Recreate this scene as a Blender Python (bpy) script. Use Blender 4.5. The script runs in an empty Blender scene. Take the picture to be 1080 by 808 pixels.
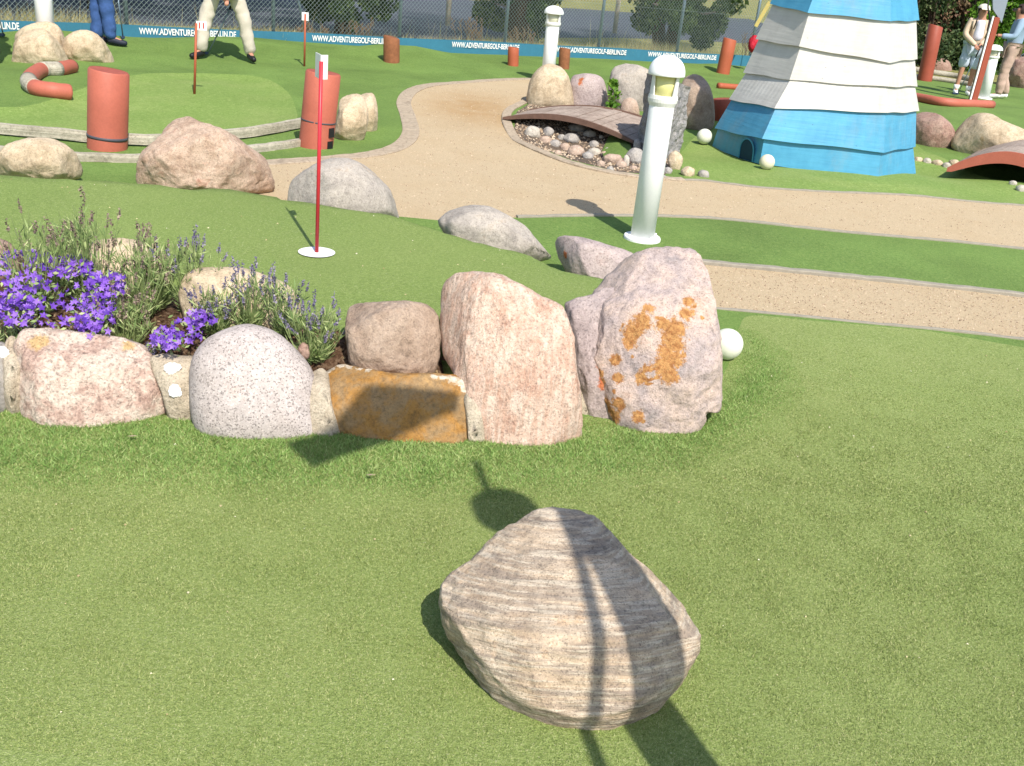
import bpy, bmesh, math, random
import numpy as np
from mathutils import Vector, Matrix, geometry
random.seed(5); rng = np.random.default_rng(5)
SC = bpy.context.scene; COL = SC.collection
PI = math.pi

# ------------------------------------------------------------------ camera model
FP = 1028.0; PT = math.radians(23.6); RL = math.radians(6.15); CH = 1.6
R0 = np.array([1., 0, 0]); FW = np.array([0, math.cos(PT), -math.sin(PT)]); UP0 = np.cross(R0, FW)
CAM = np.array([0., 0, CH])
IR = R0*math.cos(RL) + UP0*math.sin(RL); IU = -R0*math.sin(RL) + UP0*math.cos(RL)
def ray(x, y):
    d = FW*FP + IR*(x-540.) + IU*(404.-y)
    return d/np.linalg.norm(d)
def g(x, y, z=0.0):
    d = ray(x, y); return CAM + d*((z-CH)/d[2])
def vert(base, x, y):
    """point of the upright plane through base (facing the viewer) seen at pixel x, y"""
    n = np.array([base[0], base[1], 0.]); n /= np.linalg.norm(n)
    d = ray(x, y); return CAM + d*(((np.array(base)-CAM)@n)/(d@n))

# ------------------------------------------------------------------ numpy noise
_P = rng.permutation(256); _P = np.concatenate([_P, _P, _P])
_G = rng.normal(size=(256, 3)); _G /= np.linalg.norm(_G, axis=1)[:, None]
def noise(p, s=1.0, off=0.0):
    p = np.asarray(p, float)*s + off
    i = np.floor(p).astype(int); f = p-i; i &= 255
    u = f*f*f*(f*(f*6-15)+10); r = 0
    for a in (0, 1):
        for b in (0, 1):
            for c in (0, 1):
                h = _P[_P[_P[(i[:, 0]+a) & 255]+((i[:, 1]+b) & 255)]+((i[:, 2]+c) & 255)]
                d = ((f-[a, b, c])*_G[h]).sum(1)
                w = (u[:, 0] if a else 1-u[:, 0])*(u[:, 1] if b else 1-u[:, 1])*(u[:, 2] if c else 1-u[:, 2])
                r = r+d*w
    return r*1.5
def fbm(p, s, o=4, off=0.0, rid=False):
    r = 0; a = 1.0
    for k in range(o):
        n = noise(p, s*2**k, off+k*7.3)
        r = r+a*((0.5-np.abs(n))*1.2 if rid else n); a *= .5
    return r

# ------------------------------------------------------------------ object helpers
def setp(o, label=None, cat=None, group=None, kind=None):
    if label: o['label'] = label
    if cat: o['category'] = cat
    if group: o['group'] = group
    if kind: o['kind'] = kind
    return o
def link(name, me, mat=None, parent=None, loc=None, smooth=False):
    o = bpy.data.objects.new(name, me); COL.objects.link(o)
    if mat is not None:
        me.materials.clear()
        for m in (mat if isinstance(mat, (list, tuple)) else [mat]): me.materials.append(m)
    if parent is not None: o.parent = parent
    if loc is not None: o.location = loc
    if smooth: me.polygons.foreach_set('use_smooth', [True]*len(me.polygons))
    return o
def mesh(name, v, f):
    me = bpy.data.meshes.new(name)
    me.from_pydata([tuple(map(float, q)) for q in v], [], [tuple(map(int, q)) for q in f]); me.update(); return me
def fastmesh(name, v, k):
    """v: (n*k,3) array, n separate polygons of k corners"""
    n = len(v)//k; me = bpy.data.meshes.new(name)
    me.vertices.add(n*k); me.vertices.foreach_set('co', np.asarray(v, np.float32).ravel())
    me.loops.add(n*k); me.loops.foreach_set('vertex_index', np.arange(n*k, dtype=np.int32))
    me.polygons.add(n); me.polygons.foreach_set('loop_start', np.arange(0, n*k, k, dtype=np.int32))
    me.polygons.foreach_set('loop_total', np.full(n, k, np.int32)); me.update(calc_edges=True); return me
def colattr(me, arr, name='tint'):
    a = me.attributes.new(name, 'FLOAT', 'POINT'); a.data.foreach_set('value', np.asarray(arr, np.float32))
def empty(name, loc, label, cat, group=None):
    o = bpy.data.objects.new(name, None); COL.objects.link(o); o.location = tuple(loc); o.empty_display_size = .1
    return setp(o, label, cat, group)
def part(name, me, mat, root, smooth=False):
    """mesh given in world coordinates -> child of root"""
    o = link(name, me, mat, None, None, smooth)
    L = world_loc(root)
    me.transform(Matrix.Translation(-Vector(L)))
    o.parent = root; return o
def world_loc(o):
    v = Vector(o.location)
    while o.parent: o = o.parent; v = v+Vector(o.location)
    return v
def single(name, me, mat, label, cat, group=None, smooth=False, kind=None, origin=None):
    o = link(name, me, mat, None, None, smooth)
    if origin is not None:
        me.transform(Matrix.Translation(-Vector(origin))); o.location = tuple(origin)
    return setp(o, label, cat, group, kind)
class MB:
    def __init__(s): s.v = []; s.f = []
    def add(s, v, f):
        n = len(s.v); s.v += [tuple(map(float, q)) for q in v]; s.f += [tuple(i+n for i in q) for q in f]; return s
    def tube(s, pts, rad, n=8, cap=True):
        pts = [np.array(p, float) for p in pts]
        if not hasattr(rad, '__len__'): rad = [rad]*len(pts)
        V = []; F = []; u = None
        for i, p in enumerate(pts):
            t = pts[min(i+1, len(pts)-1)]-pts[max(i-1, 0)]; t /= np.linalg.norm(t)+1e-12
            if u is None:
                u = np.cross(t, [0, 0, 1.]) if abs(t[2]) < .9 else np.cross(t, [0, 1., 0])
            u = u-t*(u@t); u /= np.linalg.norm(u); w = np.cross(t, u)
            for k in range(n):
                a = 2*PI*k/n; V.append(p+rad[i]*(math.cos(a)*u+math.sin(a)*w))
        for i in range(len(pts)-1):
            for k in range(n):
                F.append((i*n+k, i*n+(k+1) % n, (i+1)*n+(k+1) % n, (i+1)*n+k))
        if cap:
            F.append(tuple(range(n-1, -1, -1))); F.append(tuple(range((len(pts)-1)*n, len(pts)*n)))
        return s.add(V, F)
    def box(s, c, sx, sy, sz, ux=(1, 0, 0), uz=(0, 0, 1)):
        ux = np.array(ux, float); ux /= np.linalg.norm(ux); uz = np.array(uz, float); uz -= ux*(uz@ux); uz /= np.linalg.norm(uz)
        uy = np.cross(uz, ux); c = np.array(c, float)
        V = [c+ux*sx*a/2+uy*sy*b/2+uz*sz*d/2 for a in (-1, 1) for b in (-1, 1) for d in (-1, 1)]
        return s.add(V, [(0, 1, 3, 2), (4, 6, 7, 5), (0, 4, 5, 1), (2, 3, 7, 6), (0, 2, 6, 4), (1, 5, 7, 3)])
    def lathe(s, prof, c, n=24, axis=None):
        """profile [(r,z)...] turned around axis through c"""
        az = np.array(axis if axis is not None else (0, 0, 1.), float); az /= np.linalg.norm(az)
        ax = np.cross([0, 1., 0], az); ax /= np.linalg.norm(ax); ay = np.cross(az, ax); c = np.array(c, float)
        V = []; F = []
        for r, z in prof:
            for k in range(n):
                a = 2*PI*k/n; V.append(c+az*z+r*(math.cos(a)*ax+math.sin(a)*ay))
        for i in range(len(prof)-1):
            for k in range(n):
                F.append((i*n+k, i*n+(k+1) % n, (i+1)*n+(k+1) % n, (i+1)*n+k))
        F.append(tuple(range(n-1, -1, -1))); F.append(tuple(range((len(prof)-1)*n, len(prof)*n)))
        return s.add(V, F)
    def me(s, name='m'): return mesh(name, s.v, s.f)
def bevel(me, w, seg=2):
    bm = bmesh.new(); bm.from_mesh(me)
    bmesh.ops.bevel(bm, geom=bm.edges[:], offset=w, segments=seg, affect='EDGES', clamp_overlap=True)
    bm.to_mesh(me); bm.free(); me.update(); return me

# ------------------------------------------------------------------ materials
def lin(c):
    if isinstance(c, str): c = [int(c[i:i+2], 16) for i in (0, 2, 4)]
    c = [q/255. for q in c]
    return tuple([q/12.92 if q <= .04045 else ((q+.055)/1.055)**2.4 for q in c])+(1.,)
class N:
    def __init__(s, name):
        s.m = bpy.data.materials.new(name); s.m.use_nodes = True; s.t = s.m.node_tree
        s.b = s.t.nodes['Principled BSDF']; s.co = s.t.nodes.new('ShaderNodeTexCoord').outputs['Object']
    def n(s, typ, **k):
        nd = s.t.nodes.new('ShaderNode'+typ)
        for a, b in k.items(): setattr(nd, a, b)
        return nd
    def l(s, a, b): s.t.links.new(a, b)
    def mapping(s, sc=(1, 1, 1), rot=(0, 0, 0), src=None):
        m = s.n('Mapping'); m.inputs['Scale'].default_value = sc; m.inputs['Rotation'].default_value = rot
        s.l(src or s.co, m.inputs['Vector']); return m.outputs[0]
    def noise(s, scale, det=4, rough=.55, src=None, dist=0):
        t = s.n('TexNoise'); t.inputs['Scale'].default_value = scale; t.inputs['Detail'].default_value = det
        t.inputs['Roughness'].default_value = rough; t.inputs['Distortion'].default_value = dist
        s.l(src or s.co, t.inputs['Vector']); return t.outputs['Fac']
    def voro(s, scale, src=None, feat='F1', out='Distance'):
        t = s.n('TexVoronoi', feature=feat); t.inputs['Scale'].default_value = scale
        s.l(src or s.co, t.inputs['Vector']); return t.outputs[out]
    def ramp(s, fac, stops, interp='LINEAR'):
        r = s.n('ValToRGB'); cr = r.color_ramp; cr.interpolation = interp
        while len(cr.elements) < len(stops): cr.elements.new(.5)
        for e, (p, c) in zip(cr.elements, stops):
            e.position = p; e.color = c if isinstance(c, tuple) else (lin(c) if isinstance(c, str) else (c, c, c, 1))
        s.l(fac, r.inputs['Fac']); return r.outputs['Color']
    def mix(s, fac, a, b, mode='MIX'):
        m = s.n('Mix', data_type='RGBA', blend_type=mode)
        for q, inp in ((fac, m.inputs[0]), (a, m.inputs[6]), (b, m.inputs[7])):
            if isinstance(q, bpy.types.NodeSocket): s.l(q, inp)
            elif isinstance(q, (int, float)): inp.default_value = q if inp.type == 'VALUE' else (q, q, q, 1)
            else: inp.default_value = lin(q) if isinstance(q, str) else q
        return m.outputs[2]
    def math(s, op, a, b=0., c=0.):
        m = s.n('Math', operation=op)
        for q, inp in zip((a, b, c), m.inputs):
            if isinstance(q, bpy.types.NodeSocket): s.l(q, inp)
            else: inp.default_value = q
        return m.outputs[0]
    def attr(s, name='tint'):
        a = s.n('Attribute', attribute_name=name); return a.outputs['Fac']
    def bump(s, h, dist=.01, strength=1., prev=None):
        b = s.n('Bump'); b.inputs['Distance'].default_value = dist; b.inputs['Strength'].default_value = strength
        s.l(h, b.inputs['Height'])
        if prev is not None: s.l(prev, b.inputs['Normal'])
        return b.outputs[0]
    def done(s, col, rough=.8, nrm=None, spec=.3, metal=0., sub=None):
        for q, k in ((col, 'Base Color'), (rough, 'Roughness'), (nrm, 'Normal')):
            if q is None: continue
            if isinstance(q, bpy.types.NodeSocket): s.l(q, s.b.inputs[k])
            else: s.b.inputs[k].default_value = lin(q) if isinstance(q, str) else q
        s.b.inputs['Specular IOR Level'].default_value = spec; s.b.inputs['Metallic'].default_value = metal
        return s.m
def plain(name, c, rough=.6, var=.12, scale=12., bump=.0, spec=.35, metal=0.):
    n = N(name); f = n.noise(scale, 6, .65); f2 = n.noise(scale*9, 3)
    col = n.mix(1.0, c, n.ramp(f, [(.3, 1-var), (.7, 1+0.0)]), 'MULTIPLY')
    col = n.mix(1.0, col, n.ramp(f2, [(.3, 1-var*.6), (.6, 1.)]), 'MULTIPLY')
    nr = n.bump(n.math('ADD', f, f2), bump, .6) if bump else None
    return n.done(col, rough, nr, spec, metal)
def rockmat(name, cols, scale=6., speck=.35, dark=.25, spsz=160., bands=None, stain=None, rough=.85, bump=.004, wet=None, crack=.16):
    n = N(name); co = n.mapping(rot=(.4, .7, .3))
    a = n.noise(scale, 9, .68, co, .4)
    st = [(.28+.44*i/(len(cols)-1), c) for i, c in enumerate(cols)]
    col = n.ramp(a, st)
    if bands:
        sc, rot, amt, bc, bd = bands[:5]
        mp = n.mapping(sc, rot, n.mapping(rot=bands[5]) if len(bands) > 5 else None)
        bn = n.noise(1., 5, .6, mp, .2)
        bn2 = n.noise(2.7, 4, .6, mp, .1)
        col = n.mix(n.math('MULTIPLY', n.ramp(bn, [(.42, 0.), (.58, 1.)]), amt), col, bd)
        col = n.mix(n.math('MULTIPLY', n.ramp(bn2, [(.5, 0.), (.62, 1.)]), amt), col, bc)
    b = n.noise(scale*6, 6, .7, co)
    col = n.mix(1., col, n.ramp(b, [(.3, 1-dark), (.52, 1.), (.75, 1.12)]), 'MULTIPLY')
    if stain:
        sa = n.attr('stain')
        m = n.ramp(n.math('ADD', sa, n.math('MULTIPLY', n.math('SUBTRACT', n.noise(42, 7, .75), .5), 1.5)), [(.42, 0.), (.60, 1.)])
        sc2 = n.ramp(n.noise(60, 4), [(.35, stain[0]), (.6, stain[1])])
        col = n.mix(m, col, sc2)
    v = n.voro(spsz, out='Color')
    sep = n.n('SeparateColor'); n.l(v, sep.inputs[0])
    sp = n.ramp(sep.outputs[0], [(.0, 1-speck), (.12, 1-speck*.8), (.2, 1.), (.8, 1.), (.92, 1+speck*.45)])
    col = n.mix(1., col, sp, 'MULTIPLY')
    fl = n.noise(spsz*1.8, 3, .7)
    col = n.mix(1., col, n.ramp(fl, [(.3, 1-speck*.5), (.6, 1.06)]), 'MULTIPLY')
    ck = n.voro(scale*.9, n.mapping((1, 1.6, .7), (.3, .2, .9)), 'DISTANCE_TO_EDGE')
    ckm = n.ramp(ck, [(.0, 0.), (.018, 1.)])
    ckn = n.ramp(n.noise(scale*.7, 3), [(.5, 1.), (.6, 0.)])
    ckm = n.math('MAXIMUM', ckm, ckn)
    col = n.mix(1., col, n.mix(crack, 1.0, ckm), 'MULTIPLY')
    h = n.math('ADD', n.math('MULTIPLY', n.noise(scale*3, 9, .72, co), 2.), n.math('MULTIPLY', n.noise(spsz*.6, 5, .7), .35))
    nr = n.bump(h, bump*2.2, .8)
    if bands: nr = n.bump(n.math('ADD', bn, bn2), .012, .5, nr)
    return n.done(col, rough, nr, .3)
M = {}
M['gneiss'] = rockmat('banded_gneiss', ['82756a', 'b19a80', 'c6b197', 'c29566'], 5, .36, .3, 300, bands=((3.4, 3.4, 50), (0., 0., 0), .6, 'cdbfa9', '756d66', (.30, .08, 0)), bump=.003)
M['pinkrough'] = rockmat('pale_pink_granite', ['a9816e', 'c9aa95', 'd3bca8', 'bd967f'], 9, .3, .3, 190, bands=((34, 18, 4), (0, .12, .1), .35, 'd2c3b2', 'a36f52'), bump=.004)
M['rust'] = rockmat('grey_pink_rock', ['8b8482', 'b09f98', 'c4ae9f', 'bb9884'], 6, .28, .34, 220, stain=('97653a', 'b98a55'), bump=.0045)
M['bigbrown'] = rockmat('tan_pink_rock', ['8f745e', 'a98e78', 'bda58f', 'b0806a'], 8, .3, .3, 200)
M['speckled'] = rockmat('speckled_granite', ['a2978f', 'b0a49c', 'b8ada6', 'b39d8f'], 4, .5, .16, 210, bump=.0016, crack=.0)
M['pinkblock'] = rockmat('mottled_pink_rock', ['8f7264', 'bda08f', 'd6c5b2', 'a57c68'], 12, .36, .42, 170, stain=('b28f60', 'c7a878'), bump=.005)
M['gold'] = rockmat('ochre_slate', ['6e5434', '9c7034', '8f7450', 'b08a55'], 9, .18, .35, 200, stain=('a89880', 'c6b8a4'), rough=.6, bump=.002)
M['brownrock'] = rockmat('brown_rock', ['7d6757', '9c8673', 'ab9683', 'a1866f'], 7, .25, .3, 200)
M['tanrock'] = rockmat('cream_rock', ['937f64', 'b5a184', 'c9b699', 'b5966c'], 6, .25, .25, 160)
M['greyrock'] = rockmat('grey_rock', ['867e76', 'a0978c', 'b0a699', 'a6937e'], 5, .25, .22, 160)
M['pinkgrey'] = rockmat('pink_grey_rock', ['8f807b', 'a59590', 'b1a19a', 'a38a80'], 5, .3, .2, 150, stain=('a0552e', 'b56f48'))
M['slate'] = rockmat('dark_slate', ['6e6d6e', '868483', '989490', '7c7a78'], 9, .3, .35, 150, bump=.006)
M['redbrown'] = rockmat('red_brown_rock', ['7d6152', '97786a', 'a58a7a', '8d6d5c'], 7, .3, .3, 120)
M['pebblegrey'] = rockmat('grey_pebble', ['7f7a74', '97918a', 'a8a198', '9a9084'], 9, .2, .2, 120)
M['pebblepink'] = rockmat('pink_pebble', ['97806e', 'ab9380', 'b8a28f', 'a88f7c'], 9, .2, .2, 120)
M['pebblewhite'] = rockmat('white_pebble', ['948c80', 'aea698', 'bcb3a4', 'a2978a'], 9, .15, .15, 120)
M['mortar'] = rockmat('cement_mortar', ['a3937c', 'b5a68f', 'c4b69f', 'a99a84'], 12, .3, .3, 250, bump=.005)
M['shell'] = plain('white_shell', 'e6e3dc', .5, .08, 60, .001)
M['white'] = plain('white_paint', 'ebebe8', .85, .06, 9, .0, .08)
M['whitedirty'] = plain('white_lamp_head', 'e4e3dc', .8, .12, 14, .0, .1)
M['amber'] = plain('amber_lens', 'd6d08c', .2, .1, 30)
M['lens'] = plain('clear_lens', 'cfcdb4', .15, .1, 30)
M['black'] = plain('black_plastic', '1b1b1d', .45, .1, 30)
M['shade'] = plain('dark_grey', '4a4a50', .6, .1, 30)
M['red'] = plain('red_pole_paint', '9c4c38', .55, .16, 8, .001)
M['redpole2'] = plain('faded_red_paint', 'b4634f', .6, .15, 8, .001)
M['orange'] = plain('orange_red_paint', 'a9583a', .6, .15, 8, .001)
M['flagred'] = plain('flagstick_red', 'c0303a', .4, .08, 30)
M['plate'] = plain('white_plate', 'e6e4df', .4, .06, 30)
M['digit'] = plain('red_lettering', 'b5301f', .5, .05, 30)
M['navy'] = plain('navy_shoe', '1f2433', .6, .1, 40)
M['jeans'] = plain('blue_denim', '3f5f96', .85, .3, 25, .004)
M['beige'] = plain('beige_cotton', 'c9bfae', .9, .12, 14, .004)
M['pinkbeige'] = plain('pinkish_trousers', 'b79c8c', .9, .12, 14, .004)
M['jacket'] = plain('cream_jacket', 'cdb69c', .9, .12, 14, .004)
M['shirtw'] = plain('white_shirt', 'd5d3de', .9, .08, 14, .003)
M['shorts'] = plain('pale_blue_shorts', 'bfc8d6', .9, .1, 14, .004)
M['bluejkt'] = plain('pale_blue_jacket', '93a9bd', .9, .12, 14, .004)
M['skin'] = plain('skin', 'b5836a', .6, .06, 30)
M['hair'] = plain('dark_hair', '3a2a22', .7, .2, 60, .003)
M['cap'] = plain('cream_cap', 'ddd2bf', .85, .06, 30)
M['steel'] = plain('galvanised_steel', '74858f', .4, .12, 20, 0, .5, .6)
M['wire'] = plain('galvanised_wire', '8b9a94', .5, .1, 20, 0, .5, .2)
M['clubhead'] = plain('club_blue', '2d3d55', .4, .1, 20)
M['timber'] = rockmat('weathered_timber', ['8c8473', 'a39b89', 'b3ab98', '9a917e'], 4, .2, .25, 90, bands=((1, 1, 26), (0, 0, 0), .3, 'c0b8a6', '8a8270'), bump=.003, crack=.0)
M['pit'] = plain('pond_gravel', '6a5c4e', .95, .4, 20, .01)
M['redbag'] = plain('red_fabric', 'b3172c', .7, .2, 20, .003)
M['yellow'] = plain('yellow_fabric', 'c9b46c', .7, .2, 20, .003)
M['grey_metal'] = plain('light_grey_metal', '9aa0ab', .5, .1, 12)
M['teal'] = plain('banner_blue', '377389', .55, .15, 5, .0)
def boardpaint(name, c, c2):
    n = N(name)
    g1 = n.noise(1., 6, .6, n.mapping((2, 2, 40))); nl_ = n.voro(7, n.mapping((1, 1, 1.6))); g2 = n.noise(7, 5, .6)
    col = n.ramp(g2, [(.3, c2), (.65, c)])
    col = n.mix(1., col, n.ramp(g1, [(.25, .9), (.6, 1.02)]), 'MULTIPLY')
    col = n.mix(1., col, n.ramp(nl_, [(.035, .45), (.05, 1.)]), 'MULTIPLY')
    col = n.mix(n.ramp(n.noise(2.5, 7, .7, n.mapping((1, 1, .5))), [(.52, 0.), (.72, .3)]), col, '8f8c80')
    cr = n.ramp(n.noise(1., 3, .5, n.mapping((3, 3, 110))), [(.22, .55), (.27, 1.)])
    col = n.mix(1., col, cr, 'MULTIPLY')
    return n.done(col, .55, n.bump(g1, .004, .6), .35)
M['twhite'] = boardpaint('white_board', 'c6c2b8', 'bcb8af'); M['tblue'] = boardpaint('blue_board', '5099b8', '458dae'); M['tdblue'] = boardpaint('dark_blue_board', '3d8fb5', '3484a8')
# bridge boards
def plankmat(name, a, b, rot):
    n = N(name); co = n.mapping((1, 1, 1), (0, 0, rot))
    w = n.n('TexWave', wave_type='BANDS', bands_direction='X', wave_profile='SAW'); w.inputs['Scale'].default_value = 2.6; n.l(co, w.inputs['Vector'])
    gap = n.ramp(w.outputs['Fac'], [(.0, .3), (.07, 1.), (.95, 1.)])
    gr = n.noise(1., 6, .6, n.mapping((50, 4, 20), (0, 0, rot)))
    col = n.ramp(gr, [(.3, a), (.7, b)])
    col = n.mix(1., col, gap, 'MULTIPLY')
    return n.done(col, .8, n.bump(gap, .01, .7), .25)

# grounds
def turf(name, cols, fine=330., straw='c3bd8a', sand=0., bump=.006, patch=.8):
    n = N(name)
    f = n.noise(fine, 3, .7); f2 = n.noise(fine*.33, 4, .7); big = n.noise(patch, 5, .6)
    col = n.ramp(n.math('ADD', n.math('MULTIPLY', f, .6), n.math('MULTIPLY', f2, .4)), [(.3, cols[0]), (.5, cols[1]), (.7, cols[2])])
    col = n.mix(n.ramp(n.noise(fine*.7, 2), [(.6, 0.), (.72, .55)]), col, straw)
    col = n.mix(1., col, n.ramp(big, [(.32, .94 if patch < 1 else .8), (.68, 1.04 if patch < 1 else 1.1)]), 'MULTIPLY')
    if sand: col = n.mix(n.ramp(n.noise(1.4, 6, .65), [(.45, 0.), (.75, sand)]), col, 'b7ae7c')
    h = n.math('ADD', f, n.math('MULTIPLY', f2, 1.4))
    return n.done(col, .9, n.bump(h, bump, .9), .15)
M['green'] = turf('putting_turf', ['576735', '849451', 'acb378'], 230, 'cfcba0', .10)
M['greenraised'] = turf('raised_putting_turf', ['546632', '788c48', '9fab68'], 200, 'bdbf92', .08)
M['greenfar'] = turf('far_putting_turf', ['5c7334', '738a45', '8c9d5a'], 70, 'a9b472', .15)
M['lawn'] = turf('lawn_turf', ['4d6932', '67803f', '829855'], 110, '96a05c', 0, 0.006, 1.1)
M['verge'] = turf('rough_grass', ['4b5428', '7d7c44', 'a69c62'], 30, 'bdb27c', .5, .03, .5)
M['farverge'] = turf('roadside_grass', ['6a7a3a', '8a9650', 'a8aa66'], 12, 'c0b888', .3, .03, .3)
n = N('sand_path')
f = n.noise(190, 4, .75); v = n.voro(140, out='Color'); sep = n.n('SeparateColor'); n.l(v, sep.inputs[0])
col = n.ramp(f, [(.3, '9d8a6d'), (.5, 'b6a283'), (.72, 'cbb898')])
col = n.mix(1., col, n.ramp(sep.outputs[1], [(0., .82), (.15, .96), (.5, 1.), (.95, 1.06)]), 'MULTIPLY')
col = n.mix(n.ramp(n.noise(2.2, 6, .6), [(.45, 0.), (.75, .35)]), col, 'ab9370')
col = n.mix(n.math('MULTIPLY', n.attr('damp'), n.ramp(n.noise(3.5, 6, .65), [(.3, .35), (.65, .8)])), col, 'a07e52')
M['sand'] = n.done(col, .95, n.bump(f, .006, .8), .1)
n = N('asphalt'); f = n.noise(60, 4, .7)
M['asphalt'] = n.done(n.mix(1., n.ramp(f, [(.3, '3f434b'), (.7, '53565e')]), n.ramp(n.noise(.7, 5), [(.3, .85), (.7, 1.1)]), 'MULTIPLY'), .9, n.bump(f, .01, .5), .2)
n = N('bark_soil'); f = n.noise(45, 6, .75)
M['soil'] = n.done(n.ramp(f, [(.3, '2f2119'), (.5, '5b4433'), (.72, '8f7a63')]), .95, n.bump(f, .02, 1.), .1)
n = N('kerb_setts'); f = n.noise(40, 5, .7); v = n.voro(7, feat='DISTANCE_TO_EDGE')
col = n.mix(1., n.ramp(f, [(.3, '93836f'), (.7, 'b5a58e')]), n.ramp(v, [(.0, .75), (.05, 1.)]), 'MULTIPLY')
M['kerb'] = n.done(col, .9, n.bump(v, .01, .6), .2)
M['edging'] = plain('concrete_edging', '9c9484', .9, .25, 20, .003)
def leafmat(name, a, b, c, tr=.25, rough=.6):
    n = N(name); t = n.attr('tint')
    col = n.ramp(t, [(0., a), (.5, b), (1., c)])
    n.done(col, rough, None, .2)
    try:
        tl = n.n('BsdfTranslucent'); n.l(col, tl.inputs['Color']); mx = n.n('MixShader'); mx.inputs[0].default_value = tr
        n.l(n.b.outputs[0], mx.inputs[1]); n.l(tl.outputs[0], mx.inputs[2]); n.l(mx.outputs[0], n.t.nodes['Material Output'].inputs['Surface'])
    except Exception: pass
    return n.m
M['blade'] = leafmat('fringe_blade', '64843f', '88a758', 'b5c380', .3)
M['pblade'] = leafmat('putting_blade', '60723b', '8b9854', 'b9b982', .2)
M['treeleaf'] = leafmat('tree_leaf', '26361c', '42552c', '6f7f46', .15)
M['hedgeleaf'] = leafmat('hedge_leaf', '2c3f22', '4b5d37', '7b8358', .2)
M['dryleaf'] = leafmat('dry_leaf', '6a5140', '8a6e55', '9c8a66', .2)
M['brightleaf'] = leafmat('bright_leaf', '4a7020', '6f9a35', '97b84e', .3)
M['lavleaf'] = leafmat('lavender_leaf', '67804a', '93a668', 'bcc28a', .3)
M['lavflower'] = leafmat('lavender_spike', '5b5470', '7b748c', 'a39aa2', .2)
M['dryflower'] = leafmat('faded_spike', '6b5b56', '8d7b6f', 'a6947f', .2)
M['bell'] = leafmat('violet_petal', '5a359c', '8455c2', 'ad86dc', .3)
M['drygrass'] = leafmat('dry_grass_stem', '94985a', 'c0b57e', 'd6c89c', .3)
M['bark'] = plain('tree_bark', '5a4a3c', .95, .4, 14, .02)
M['barkpale'] = plain('pale_branch', '8d8073', .95, .3, 14, .02)
M['bluedark'] = plain('tunnel_shade_blue', '1d3f55', .9, .1, 10)

# ------------------------------------------------------------------ terrain
def smo(px, n=4):
    o = []; m = len(px)
    for i in range(m):
        p0, p1, p2, p3 = [np.array(px[(i+k) % m], float) for k in (-1, 0, 1, 2)]
        if np.linalg.norm(p2-p1) > 180: o.append(tuple(p1)); continue
        for k in range(n): t = k/n; o.append(tuple(.5*((2*p1)+(p2-p0)*t+(2*p0-5*p1+4*p2-p3)*t*t+(3*p1-p0-3*p2+p3)*t**3)))
    return o
def poly(px, z=0.0): return [tuple(g(x, y, z)[:2]) for x, y in px]
PLZ = .20
plat = poly([(-500, 150), (-60, 172), (0, 176), (75, 179), (150, 184), (250, 190), (300, 196), (350, 207), (425, 218), (470, 232), (520, 247), (580, 260), (615, 276), (665, 284)], PLZ) + \
    [(.86, 4.7), (.80, 4.2), (.74, 3.9), (.58, 3.62), (.12, 3.33), (-.35, 3.22), (-.85, 3.17), (-1.45, 3.18), (-2.1, 3.18), (-3.2, 3.2), (-5.5, 3.4)]
FENCE = [(-16., 6.2), (-7.03, 12.99), (-4.72, 14.9), (-2.41, 16.65), (.7, 18.9), (4.12, 21.0), (6.0, 22.1)]
def segdist(P, poly):
    P = np.asarray(P); A = np.array(poly); B = np.roll(A, -1, 0); d = np.full(len(P), 1e9); ins = np.zeros(len(P), bool)
    for a, b in zip(A, B):
        ab = b-a; t = np.clip(((P-a)@ab)/(ab@ab+1e-12), 0, 1)
        d = np.minimum(d, np.linalg.norm(P-a-t[:, None]*ab, axis=1))
        c = (a[1] > P[:, 1]) != (b[1] > P[:, 1])
        with np.errstate(divide='ignore', invalid='ignore'):
            xx = (b[0]-a[0])*(P[:, 1]-a[1])/(b[1]-a[1]+1e-15)+a[0]
        ins ^= c & (P[:, 0] < xx)
    return np.where(ins, d, -d)
def sst(x, a, b):
    t = np.clip((x-a)/(b-a), 0, 1); return t*t*(3-2*t)
BUMPS = [(*g(165, 50)[:2], .9, .07), (*g(275, 50)[:2], 1.0, .10), (*g(60, 50)[:2], .8, .05), (*g(410, 62)[:2], .9, .06), (*g(460, 66)[:2], 1.0, .05),
         (*g(545, 74)[:2], .7, .04), (*g(700, 75)[:2], .9, .04), (*g(120, 95)[:2], .9, .05), (*g(350, 80)[:2], .8, .05), (*g(1030, 120)[:2], 1.6, .08), (*g(742, 158)[:2], .45, -.06), (*g(985, 176)[:2], .55, -.09)]
PIT = [(*g(598, 146)[:2], .42, -.20), (*g(640, 158)[:2], .3, -.10), (*g(1075, 182)[:2], .35, -.16)]
def hts(P):
    P = np.asarray(P, float)[:, :2]
    z = PLZ*sst(segdist(P, plat), -.02, .22)
    q = np.c_[P, np.zeros(len(P))]
    z = z+.018*noise(q, .55, 3.1)*sst(P[:, 1], 2.2, 5)
    for x, y, w, h in BUMPS+PIT:
        z = z+h*np.exp(-((P[:, 0]-x)**2+(P[:, 1]-y)**2)/(w*w))
    z = z-.05*sst(segdist(P, hole11), -.05, .22)
    e = np.array([4.12+7.03, 21.0-12.99]); e /= np.linalg.norm(e); rel = P-np.array([-7.03, 12.99]); a_ = rel@e; d_ = rel@np.array([e[1], -e[0]])
    z = z+(.065+.03*np.sin(a_*1.15+.6)+.02*np.sin(a_*2.7))*np.exp(-((d_-.75)/.42)**2)*(a_ < 13)*(a_ > -4)
    z = z+.035*noise(q, .9, 8.7)*sst(P[:, 1], 7.5, 9.5)*sst(-P[:, 1], -20, -17)*(segdist(P, main_path) < -.3)
    return z
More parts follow.
